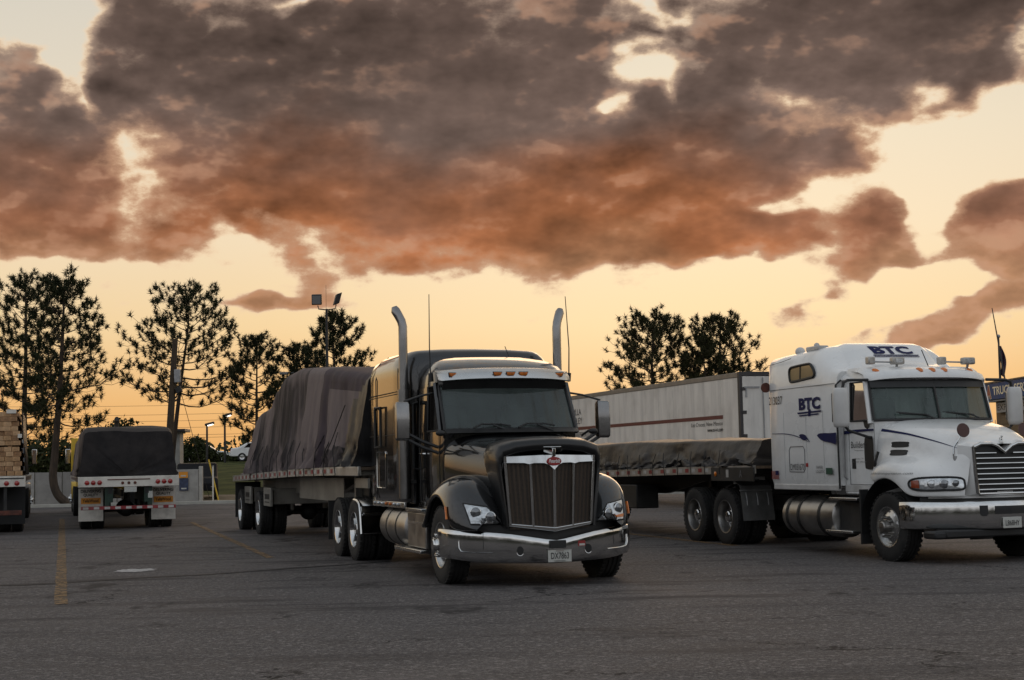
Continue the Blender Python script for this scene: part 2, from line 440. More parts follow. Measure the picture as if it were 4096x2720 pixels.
M = {}
M['black_paint'] = mat('black paint', (.0075, .0075, .008), .2, 0, 1.0, var=.25, vscale=2, rvar=.3, coat_ior=1.55, spec=.2)
M['dark_crown'] = mat('dark hood crown', (.009, .009, .0095), .34, 0, .3, bump=.06, bscale=300, spec=.35)
M['stack_metal'] = mat('dark chrome', (.26, .255, .25), .24, 1.0, var=.15, vscale=2.5)  # darker chrome tone for stacks and mirror housings
M['chrome'] = mat('polished chrome', (.62, .62, .61), .10, 1.0, var=.08, rvar=.5, vscale=3)
M['brushed'] = mat('brushed aluminium', (.54, .54, .53), .27, 1.0, var=.06, rvar=.2, vscale=2.5)
M['tank'] = mat('road worn aluminium', (.36, .35, .335), .36, 1.0, var=.2, vscale=3, rvar=.35, dirt=.55)
M['dark_metal'] = mat('greasy black frame', (.014, .0135, .013), .55, 0, var=.4, vscale=6, dirt=.25)
M['rubber'] = mat('tyre rubber', (.0145, .014, .0135), .82, 0, var=.35, vscale=10, bump=.2, bscale=60, dirt=.2)
M['plastic'] = mat('black plastic', (.012, .012, .012), .5, 0, var=.2)
M['white_paint'] = mat('white cab paint', (.78, .78, .765), .30, 0, .6, var=.035, vscale=1.4, rvar=.3, dirt=.2)
M['white_dirty'] = mat('grimy white paint', (.55, .54, .52), .5, 0, .1, var=.12, vscale=3, dirt=.35)
M['navy'] = mat('navy decal', (.010, .014, .070), .5, 0, 0, var=.1, spec=.15)
M['ink'] = mat('black decal', (.010, .010, .011), .5, 0, var=.15, spec=.15)
M['grey_ink'] = mat('weathered grey decal', (.15, .15, .15), .5, var=.15)
M['red'] = mat('red decal', (.30, .022, .022), .4, 0, var=.15)
M['red_lens'] = mat('red lens', (.30, .018, .014), .18, 0, .6, var=.2)
M['amber'] = mat('amber lens', (.62, .16, .012), .16, 0, .6, var=.2, vscale=20)
M['lens'] = mat('clear lamp lens', (.55, .57, .58), .08, .55, .8, var=.35, vscale=14)
M['bulb'] = mat('lamp reflector', (.20, .21, .22), .12, .6, .8, var=.4, vscale=18)
M['lamp_dark'] = mat('lamp projector glass', (.03, .033, .036), .05, .3, 1.0)
M['glass_p'] = glass_mat('tinted windscreen', (.50, .58, .55), .33, (.155, .19, .18))
M['glass_s'] = glass_mat('side window glass', (.10, .10, .09), .14, (.05, .042, .038), 1.3)
M['glass_m'] = glass_mat('green windscreen', (.60, .70, .66), .33, (.16, .215, .20))
M['mirror'] = mat('mirror glass', (.55, .57, .56), .03, 1.0, var=.05)
M['seat'] = mat('grey seat cloth', (.05, .05, .052), .9, bump=.2, bscale=80)
M['tarp_black'] = mat('black vinyl tarp', (.011, .0105, .011), .46, 0, 0, spec=.3, var=.35, vscale=2.5, bump=.35, bscale=9, rvar=.3, dirt=.15)
M['plate'] = mat('licence plate enamel', (.50, .50, .46), .4, var=.08, vscale=30)
M['rust'] = mat('rusted red oxide', (.10, .03, .018), .7, var=.4, vscale=8)
M['green_frame'] = mat('dark green frame', (.012, .035, .022), .5, var=.3, vscale=6, dirt=.25)
M['alu_deck'] = mat('weathered aluminium rail', (.44, .42, .385), .45, .7, var=.2, vscale=4, dirt=.3)
M['alu_dull'] = mat('dull aluminium box', (.30, .29, .26), .5, .6, var=.2, vscale=2, dirt=.35)
M['wood_deck'] = mat('worn deck board', (.10, .07, .045), .85, var=.35, vscale=6, stretch=(1, 8, 1))
M['strap'] = mat('black rubber strap', (.011, .011, .011), .7)
M['flap_white'] = mat('dirty white mudflap', (.68, .64, .57), .55, var=.1, vscale=3, dirt=.4)
M['flap_black'] = mat('black mudflap', (.015, .015, .015), .7)
M['yellow'] = mat('yellow paint', (.62, .40, .03), .5, var=.1)
M['orange_sign'] = mat('orange yellow decal', (.70, .27, .02), .5, var=.1)
M['galv'] = mat('galvanised steel', (.33, .33, .33), .5, .6, var=.15, vscale=8)

def grille_mesh_mat():
    m = bpy.data.materials.new('woven grille mesh'); m.use_nodes = True
    t = m.node_tree; t.nodes.clear(); n = NT(t)
    co = n.node('ShaderNodeTexCoord').outputs['Object']
    v = n.node('ShaderNodeTexVoronoi', feature='F1'); n.put(v.inputs['Vector'], co); v.inputs['Scale'].default_value = 62; v.inputs['Randomness'].default_value = .12
    h = n.smooth(v.outputs['Distance'], .28, .5)
    b = n.node('ShaderNodeBsdfPrincipled'); o = n.node('ShaderNodeOutputMaterial'); t.links.new(b.outputs[0], o.inputs[0])
    n.put(b.inputs['Base Color'], n.mix(h, (.004, .004, .004), (.085, .066, .052)))
    n.put(b.inputs['Metallic'], n.math('MULTIPLY', h, .8)); b.inputs['Roughness'].default_value = .38
    bp = n.node('ShaderNodeBump'); bp.inputs['Strength'].default_value = .6; bp.inputs['Distance'].default_value = .01
    n.put(bp.inputs['Height'], h); t.links.new(bp.outputs[0], b.inputs['Normal'])
    return m
M['grille_mesh'] = grille_mesh_mat()

# ------------------------------------------------------------------ the setting: asphalt lot, verge, bank
STALL = .29      # direction of the stall lines: to the left, going away

def asphalt_mat(name, tone=1.0, mottled=1.0):
    m = bpy.data.materials.new(name); m.use_nodes = True
    t = m.node_tree; t.nodes.clear(); n = NT(t)
    co = n.node('ShaderNodeTexCoord').outputs['Object']
    b = n.node('ShaderNodeBsdfPrincipled'); o = n.node('ShaderNodeOutputMaterial'); t.links.new(b.outputs[0], o.inputs[0])
    agg = n.noise(co, 95.0, 3, .7).outputs['Fac']
    mid = n.noise(co, 9.0, 5, .65).outputs['Fac']
    wear = n.noise(n.vec('MULTIPLY', co, (.35, 1.0, 1.0)), 1.1, 5, .6).outputs['Fac']
    big = n.noise(co, .16, 4, .6).outputs['Fac']
    agg2 = n.noise(co, 28.0, 4, .75).outputs['Fac']
    strk = n.noise(n.vec('MULTIPLY', co, (.22, 1.25, 1.0)), 1.0, 6, .68).outputs['Fac']
    c = n.mix(n.smooth(agg, .30, .72), (.050 * tone, .046 * tone, .046 * tone), (.205 * tone, .188 * tone, .182 * tone))
    c = n.mix(n.math('MULTIPLY', n.smooth(agg2, .42, .60), .80), c, (.040 * tone, .038 * tone, .039 * tone))
    agg3 = n.noise(co, 13.0, 3, .8).outputs['Fac']
    c = n.mix(n.math('MULTIPLY', n.smooth(agg3, .53, .64), .75), c, (.24 * tone, .22 * tone, .21 * tone))
    c = n.mix(n.math('MULTIPLY', n.smooth(mid, .42, .70), .42 * mottled), c, (.085 * tone, .079 * tone, .078 * tone))
    c = n.mix(n.math('MULTIPLY', n.smooth(wear, .52, .70), .55 * mottled), c, (.060 * tone, .056 * tone, .056 * tone))
    c = n.mix(n.math('MULTIPLY', n.smooth(big, .50, .66), .30), c, (.19 * tone, .17 * tone, .16 * tone))
    st = n.noise(n.vec('MULTIPLY', co, (1.0, .55, 1.0)), .75, 4, .75).outputs['Fac']
    c = n.mix(n.math('MULTIPLY', n.smooth(st, .57, .68), .66 * mottled), c, (.030, .028, .028))
    vw = n.vec('ADD', n.vec('MULTIPLY', co, (.22, .34, 1.0)), n.vec('SCALE', n.noise(co, 1.6, 4, .7).outputs['Color'], scale=.32))
    ck = n.node('ShaderNodeTexVoronoi', feature='DISTANCE_TO_EDGE'); n.put(ck.inputs['Vector'], vw); ck.inputs['Scale'].default_value = 1.0
    crack = n.math('MULTIPLY', n.smooth(ck.outputs['Distance'], .010, .003), n.smooth(n.noise(co, .35, 3, .6).outputs['Fac'], .44, .56))
    c = n.mix(n.math('MULTIPLY', crack, .85), c, (.016, .015, .015))
    c = n.mix(n.math('MULTIPLY', n.smooth(strk, .50, .66), .62 * mottled), c, (.042, .039, .040))
    n.put(b.inputs['Base Color'], c)
    n.put(b.inputs['Roughness'], n.lin(wear, .3, .7, .84, .70))
    b.inputs['Specular IOR Level'].default_value = .06
    bp = n.node('ShaderNodeBump'); bp.inputs['Strength'].default_value = .55; bp.inputs['Distance'].default_value = .012
    n.put(bp.inputs['Height'], n.math('ADD', agg, n.math('MULTIPLY', mid, .8))); t.links.new(bp.outputs[0], b.inputs['Normal'])
    return m
M['asphalt'] = asphalt_mat('old asphalt', 1.10, 1.2)
M['asphalt_new'] = asphalt_mat('newer asphalt', 1.08, .7)
M['seam'] = mat('tar seal', (.016, .0155, .016), .75, var=.4, vscale=6, spec=.2)

def paint_mat():
    m = bpy.data.materials.new('worn yellow line paint'); m.use_nodes = True
    t = m.node_tree; t.nodes.clear(); n = NT(t)
    co = n.node('ShaderNodeTexCoord').outputs['Object']
    b = n.node('ShaderNodeBsdfPrincipled'); o = n.node('ShaderNodeOutputMaterial')
    w = n.noise(co, 7.0, 6, .75).outputs['Fac']; g = n.noise(co, 70, 3, .7).outputs['Fac']
    n.put(b.inputs['Base Color'], n.mix(n.smooth(g, .3, .7), (.17, .10, .038), (.26, .15, .055))); b.inputs['Roughness'].default_value = .75
    tr = n.node('ShaderNodeBsdfTransparent'); mx = n.node('ShaderNodeMixShader')
    n.put(mx.inputs[0], n.math('MULTIPLY', n.smooth(w, .40, .60, .15, .9), n.smooth(g, .25, .50)))
    t.links.new(tr.outputs[0], mx.inputs[1]); t.links.new(b.outputs[0], mx.inputs[2]); t.links.new(mx.outputs[0], o.inputs[0])
    return m
M['line'] = paint_mat()
M['grass'] = mat('mown grass', (.018, .028, .008), .95, var=.5, vscale=.55, col2=(.070, .078, .026), bump=.9, bscale=7, spec=.05, detail=9)
M['dirt'] = mat('bare verge', (.17, .13, .085), .95, col2=(.10, .085, .05), vscale=2, bump=.5, bscale=12)
M['concrete'] = mat('pale concrete', (.42, .40, .36), .85, var=.12, vscale=2, bump=.2, bscale=30)

def ground():
    b = MB()
    xs = [-900, -300, -120, -60, -30, -15, 0, 15, 30, 60, 120, 300, 900]
    ys = [-400, -60, -10, 0, 10, 20, 30, 45, 60, 66, 72, 80, 90, 100, 110, 118, 140, 200, 400, 1200, 2400]
    def h(x, y):
        return interp(y, [0, 70, 74, 96, 112, 130, 2400], [-.03, -.03, .0, 1.2, 2.0, 2.1, 2.1])
    b.grid([[(x, y, h(x, y)) for x in xs] for y in ys])
    tag(b.build('ground', M['grass'], smooth=60), kind='structure')
    b = MB(); rows = []
    for y in (-60, -20, 0, 8, 14, 20, 28, 36, 48, 58, 66.6):
        rows.append([(x, y + (0 if y < 60 else .045 * x), 0) for x in (-80, -40, -20, -10, 0, 10, 20, 40, 90)])
    b.grid(rows); tag(b.build('parking_lot', M['asphalt'], smooth=0), kind='structure')
    # newer lane of asphalt in front of the stalls, its ragged edge crosses the picture
    rnd = random.Random(4); b = MB(); far = []; near = []
    for i in range(121):
        x = -30 + i * .5
        y = 16.15 + .268 * x * (1 if x < 2 else .55) + (.24 if x >= 2 else 0) + rnd.uniform(-.05, .05) + .12 * math.sin(x * .9)
        far.append((x, y, .004)); near.append((x, -40, .004))
    b.grid([near, far]); tag(b.build('driving_lane', M['asphalt_new'], smooth=0), kind='structure')
    # tar seam and yellow stall lines
    b = MB(); a_ = []; c_ = []
    for i in range(160):
        t = i / 159; x = -14 + 20 * t; y = 21.15 + (x + 7.2) * (.415 + .055 * (x + 7.2)) + .07 * math.sin(x * 3.1) + rnd.uniform(-.03, .03)
        w = .05 + .05 * rnd.random() + (.04 if x > -4.5 else .02)
        a_.append((x, y - w, .004)); c_.append((x, y + w, .004))
    b.grid([a_, c_]); tag(b.build('tar_seam', M['seam'], smooth=0), kind='structure')
    for (x0, y0, x1, y1, w) in ((-5.42, 18.0, -14.85, 49.4, .078), (-9.45, 44.0, -4.25, 26.2, .075), (3.9, 27.0, -2.7, 49.0, .10), (-20.3, 40, -24.6, 55, .11)):
        d = Vector((x1 - x0, y1 - y0, 0)).normalized(); s = Vector((d.y, -d.x, 0)) * w; b = MB(); L = []; Rr = []
        for i in range(41):
            p = Vector((x0, y0, .008)).lerp(Vector((x1, y1, .008)), i / 40); j = rnd.uniform(-.012, .012)
            L.append(p - s * (1 + j * 8)); Rr.append(p + s * (1 - j * 6))
        b.grid([L, Rr]); tag(b.build('stall_line', M['line'], smooth=0), kind='structure')
    # kerb and worn verge at the far side of the lot
    for (x0, x1) in ((-60, -17.2), (-15.6, 40)):
        b = MB(); n = int((x1 - x0) / 3.0)
        tag(b.bx(x0, x1, -.16, .0, -.03, .13).build('kerb', M['concrete'], bevel=.02, smooth=0, loc=(0, 67.2, 0)), kind='structure').rotation_euler = (0, 0, .045)
    b = MB(); rows = []
    for y, z in ((67.3, .11), (69, .10), (73, .06), (77.5, .20)):
        rows.append([(x, y + .045 * x + rnd.uniform(-.3, .3) * (y > 70), z) for x in np.linspace(-60, 40, 60)])
    b.grid(rows); tag(b.build('verge', M['dirt'], smooth=60), kind='structure')
    # road on top of the bank
    b = MB(); b.grid([[(x, y, 2.13) for x in np.linspace(-200, 200, 30)] for y in (117, 125)])
    tag(b.build('road', M['asphalt'], smooth=0), kind='structure')
    # small ragged whitish patch on the asphalt
    b = MB(); pts = []
    for k in range(36):
        a = 2 * PI * k / 36; r = .16 + .10 * rnd.random() + .10 * abs(math.cos(a))
        pts.append((-5.98 + math.cos(a) * r * 1.0, 23.7 + math.sin(a) * r * 1.5, .008))
    b.add(pts, [tuple(range(36))])
    m = mat('whitish patch', (.36, .35, .34), .9, var=.4, vscale=18); b.build('white_patch', m, smooth=0)['kind'] = 'structure'
ground()

# ------------------------------------------------------------------ wheels shared by all heavy vehicles (outer face towards -y)
from mathutils.bvhtree import BVHTree
def eval_bvh(o):
    dg = bpy.context.evaluated_depsgraph_get(); dg.update()
    e = o.evaluated_get(dg); me = e.to_mesh()
    t = BVHTree.FromPolygons([v.co.copy() for v in me.vertices], [tuple(p.vertices) for p in me.polygons]); e.to_mesh_clear()
    return t
WM = {}
def wheel_meshes():
    t = MB(); p = [(.285, -.125), (.33, -.142), (.42, -.146), (.475, -.138), (.505, -.118), (.513, -.10)]
    for g in (-.06, 0, .06): p += [(.514, g - .014), (.500, g - .010), (.500, g + .010), (.514, g + .014)]
    p += [(.513, .10), (.505, .118), (.475, .138), (.42, .146), (.33, .142), (.285, .125)]
    t.lathe([(r, -h) for r, h in p], (0, 0, 0), (0, 1, 0), 40)
    for k in range(40):        # shoulder blocks
        a = 2 * PI * (k + .5) / 40
        c = Vector((math.cos(a) * .505, 0, math.sin(a) * .505)); u = Vector((-math.sin(a), 0, math.cos(a))) * .022
        for s in (-1, 1): t.obx(c + Vector((0, s * .105, 0)), u, (0, .028, 0), Vector((math.cos(a), 0, math.sin(a))) * .012)
    WM['tyre'] = t.mesh('tyre')
    r = MB(); r.m = 0
    r.lathe([(.292, -.128), (.305, -.135), (.302, -.142), (.285, -.138), (.272, -.10), (.262, -.085), (.235, -.092), (.17, -.128), (.155, -.135), (.06, -.135)], (0, 0, 0), (0, 1, 0), 40)
    r.m = 1
    for k in range(10):
        a = 2 * PI * (k + .5) / 10; c = Vector((math.cos(a) * .218, -.098, math.sin(a) * .218)); q = Vector((math.cos(a), 0, math.sin(a)))
        w = Vector((-math.sin(a), 0, math.cos(a))); nrm = (q * .53 + Vector((0, 1, 0)) * -.85).normalized(); q2 = nrm.cross(w)
        r.add([c + nrm * .004 + (w * math.cos(b) * .026 + q2 * math.sin(b) * .019) for b in [2 * PI * i / 12 for i in range(12)]], [tuple(range(12))])
    WM['rim_steer'] = r.mesh('rim')
    h = MB(); h.lathe([(.105, -.13), (.10, -.175), (.088, -.20), (.085, -.235), (.07, -.25), (.01, -.255)], (0, 0, 0), (0, 1, 0), 24)
    for k in range(10):
        a = 2 * PI * k / 10; x, z = math.cos(a) * .145, math.sin(a) * .145; h.lathe([(.023, -.13), (.021, -.175), (.014, -.205), (.002, -.21)], (x, 0, z), (0, 1, 0), 8)
    WM['hub_steer'] = h.mesh('hub')
    d = MB(); d.m = 0
    d.lathe([(.292, -.128), (.305, -.135), (.302, -.142), (.286, -.138), (.272, -.10), (.266, -.02), (.258, .045), (.235, .062), (.17, .03), (.15, .02), (.05, .02)], (0, 0, 0), (0, 1, 0), 40)
    d.m = 1
    for k in range(10):
        a = 2 * PI * (k + .5) / 10; c = Vector((math.cos(a) * .212, .048, math.sin(a) * .212)); q = Vector((math.cos(a), 0, math.sin(a))); w = Vector((-math.sin(a), 0, math.cos(a)))
        d.add([c + (w * math.cos(b) * .026 + q * math.sin(b) * .020) + Vector((0, -.008 + .012 * math.sin(b), 0)) for b in [2 * PI * i / 12 for i in range(12)]], [tuple(range(12))])
    WM['rim_drive'] = d.mesh('rim')
    h = MB(); h.lathe([(.125, .02), (.12, -.03), (.105, -.04), (.10, -.085), (.085, -.10), (.005, -.105)], (0, 0, 0), (0, 1, 0), 20)
    for k in range(10):
        a = 2 * PI * k / 10; h.lathe([(.02, .02), (.018, -.01), (.002, -.015)], (math.cos(a) * .145, 0, math.sin(a) * .145), (0, 1, 0), 8)
    WM['hub_drive'] = h.mesh('hub')
    import bmesh
    for me in WM.values():
        bm = bmesh.new(); bm.from_mesh(me); bmesh.ops.recalc_face_normals(bm, faces=bm.faces); bm.to_mesh(me); bm.free()
        me.polygons.foreach_set('use_smooth', [True] * len(me.polygons)); me.set_sharp_from_angle(angle=R(35))
wheel_meshes()
VAR = {}
def dressed(key, mats):
    k = (key, tuple(m.name for m in mats))
    if k not in VAR:
        me = WM[key].copy(); me.materials.clear()
        for m in mats: me.materials.append(m)
        VAR[k] = me
    return VAR[k]
def part(name, me, parent, loc=(0, 0, 0), rz=0):
    o = bpy.data.objects.new(name, me); COL.objects.link(o); o.parent = parent; o.location = loc; o.rotation_euler = (0, 0, rz); return o
def wheel(parent, x, y, z=.505, steer=True, rim=None, hub=None, turn=0):
    """one wheel: tyre with rim and hub as its sub-parts; the outer face points away from the vehicle's middle"""
    rz = (0 if y < 0 else PI) + turn
    w = part('wheel', dressed('tyre', [M['rubber']]), parent, (x, y, z), rz)
    k = 'steer' if steer else 'drive'
    part('rim', dressed('rim_' + k, [rim or M['brushed'], M['dark_metal']]), w)
    part('hub', dressed('hub_' + k, [hub or M['chrome']]), w)
    return w
def dual(parent, x, rim=None, hub=None, y=1.065):
    for s in (-1, 1):
        wheel(parent, x, s * y, steer=False, rim=rim, hub=hub)
        part('inner_tyre', dressed('tyre', [M['rubber']]), parent, (x, s * (y - .335), .505), 0 if s < 0 else PI)
def axle(parent, x, r=.09):
    b = MB(); b.cyl((x, -.95, .505), (x, .95, .505), r, n=10); b.ball((x, 0, .52), .22, 12, 8); b.build('axle', M['dark_metal'], parent)

# ------------------------------------------------------------------ the black tractor in the middle
def ring_plan(z, xf, bow, xr, w, rr=.10, nf=12, pw=2.4):
    """closed outline of a cab at height z: bowed front, rounded corners"""
    pts = [(xr + rr * .3, -w + rr * .05), (xr + rr, -w)]
    xs = xf - bow
    pts += [(xr + (xs - xr) * .5, -w), (xs - rr, -w)]
    for j in range(nf + 1):
        y = -w + 2 * w * j / nf
        yy = y * (1 - .03 * (abs(y / w) ** 8)); pts.append((xf - bow * abs(y / w) ** pw, yy))
    pts += [(xs - rr, w), (xr + (xs - xr) * .5, w), (xr + rr, w), (xr + rr * .3, w - rr * .05), (xr, w - rr), (xr, 0), (xr, -w + rr)]
    return [(a, b, z) for a, b in pts]

def cab_shell(parent, body, belt, roof, z0, zb, zr, top, door_rear, glass_ws, glass_side, name_body='cab'):
    """cab with real openings: tub below the belt line, roof, pillars, glass between, seats and dash inside.
       belt / roof: (xf, bow, xr, w)"""
    b = MB()
    b.loft([ring_plan(z0, belt[0] - .02, belt[1], belt[2], belt[3]), ring_plan((z0 + zb) / 2, belt[0], belt[1], belt[2], belt[3] + .01), ring_plan(zb, *belt)], True, False)
    b.add(ring_plan(z0 + .01, *belt), [tuple(range(len(ring_plan(0, *belt))))])
    # roof
    rings = [ring_plan(zr, *roof)]
    for (z, sx, sw) in top: rings.append(ring_plan(z, roof[0] - sx, roof[1], roof[2], roof[3] - sw))
    b.loft(rings, True, True)
    # pillars: A (front corners) and the blank panel behind the door window, rear wall
    fb = ring_plan(zb, *belt); fr = ring_plan(zr, *roof)
    for s in (-1, 1):
        a0 = Vector((belt[0] - belt[1], s * belt[3], zb)); a1 = Vector((roof[0] - roof[1], s * roof[3], zr))
        b.tube([a0 + Vector((-.03, 0, -.05)), a1 + Vector((-.03, 0, .03))], .042, 6)
        y0, y1 = s * belt[3], s * roof[3]
        b.add([(door_rear, y0, zb), (belt[2], y0, zb), (roof[2], y1, zr), (door_rear - .02, y1, zr), (door_rear, y0 - s * .04, zb), (belt[2], y0 - s * .04, zb), (roof[2], y1 - s * .04, zr), (door_rear - .02, y1 - s * .04, zr)],
              [(0, 1, 2, 3), (7, 6, 5, 4), (0, 3, 7, 4), (1, 5, 6, 2)])
    b.add([(belt[2], -belt[3], z0), (belt[2], belt[3], z0), (roof[2], roof[3], zr), (roof[2], -roof[3], zr)], [(0, 1, 2, 3)])
    cab = b.build(name_body, body, parent, smooth=40)
    # windscreen
    rows = []
    for k in range(7):
        t = k / 6; z = zb + (zr - zb) * t
        xf = belt[0] + (roof[0] - belt[0]) * t; bow = belt[1] + (roof[1] - belt[1]) * t; w = (belt[3] + (roof[3] - belt[3]) * t) - .03
        rows.append([(xf - bow * abs(y / (w + .03)) ** 2.4 - .005, y, z) for y in np.linspace(-w, w, 17)])
    ws = MB(); ws.grid(rows); ws = ws.build('windscreen', glass_ws, parent, smooth=80)
    seal = MB(); loop = [rows[0][j] for j in range(17)] + [rows[k][16] for k in range(1, 7)] + [rows[6][j] for j in range(15, -1, -1)] + [rows[k][0] for k in range(5, -1, -1)]
    seal.tube([Vector(q) + Vector((.012, 0, 0)) for q in loop], .022, 6); seal.build('windscreen_seal', M['plastic'], ws)
    for s in (-1, 1):
        g = MB(); y0, y1 = s * (belt[3] - .012), s * (roof[3] - .012)
        xa, xb = belt[0] - belt[1] - .06, roof[0] - roof[1] - .06
        q = [(xa, y0, zb), (door_rear, y0, zb), (door_rear - .02, y1, zr), (xb, y1, zr)]
        g.add(q, [(0, 1, 2, 3)]); g = g.build('side_window', glass_side, parent, smooth=0)
        f = MB(); f.tube([Vector(p) + Vector((0, s * .014, 0)) for p in q + [q[0]]], .018, 6); f.build('window_frame', M['plastic'], g)
    # inside
    d = MB(); d.bx(belt[0] - belt[1] - .38, belt[0] - belt[1] - .02, -belt[3] + .06, belt[3] - .06, zb - .45, zb - .04); d.bx(belt[0] - belt[1] - .3, belt[0] - .12, -.6, .6, zb - .3, zb - .05)
    d.build('dashboard', M['plastic'], parent, bevel=.04)
    for s in (-1, 1):
        c = MB(); x = belt[2] + .25
        c.bx(x, x + .5, s * .52 - .25, s * .52 + .25, zb - .62, zb - .46); c.obx((x - .02, s * .52, zb - .06), (.07, 0, .01), (0, .24, 0), (-.06, 0, .42)); c.obx((x - .09, s * .52, zb + .46), (.05, 0, 0), (0, .13, 0), (-.01, 0, .10))
        c.build('seat', M['seat'], parent, bevel=.04)
    w = MB(); cx, cy = belt[0] - belt[1] - .45, .52
    w.tube([(cx + .10 * math.sin(a), cy + .23 * math.cos(a), zb - .04 + .2 * math.sin(a)) for a in np.linspace(0, 2 * PI, 25)], .014, 6); w.tube([(cx, cy, zb - .04), (cx + .15, cy, zb - .25)], .03, 6)
    w.tube([(cx, cy - .22, zb - .04), (cx, cy + .22, zb - .04)], .014, 6); w.build('steering_wheel', M['plastic'], parent)
    return cab

def yz_patch(bvh, poly, off, nx=None, far=3.0):
    """polygon in (y,z) laid on a surface seen from +x"""
    out = []
    for y, z in poly:
        h = bvh.ray_cast(Vector((far, y, z)), Vector((-1, 0, 0)))
        out.append((h[0] + (h[1] if h[1].x > 0 else -h[1]) * off) if h[0] is not None else Vector((.8, y, z)))
    return out
def patch_grid(bvh, corners, off, nu=10, nv=6):
    """bilinear (y,z) patch laid on the surface: corners tl tr br bl"""
    tl, tr, br, bl = [np.array(c, float) for c in corners]; rows = []
    for j in range(nv + 1):
        v = j / nv; a = tl * (1 - v) + bl * v; b = tr * (1 - v) + br * v
        rows.append(yz_patch(bvh, [tuple(a * (1 - i / nu) + b * i / nu) for i in range(nu + 1)], off))
    return rows

def frame_rails(T, x0, x1, z0=.62, z1=.88):
    b = MB()
    for s in (-1, 1): b.bx(x0, x1, s * .43 - .04, s * .43 + .04, z0, z1)
    for x in np.linspace(x0 + .3, x1 - .3, 6): b.bx(x - .05, x + .05, -.40, .40, z0 + .03, z1 - .03)
    b.build('frame_rails', M['dark_metal'], T, smooth=0)

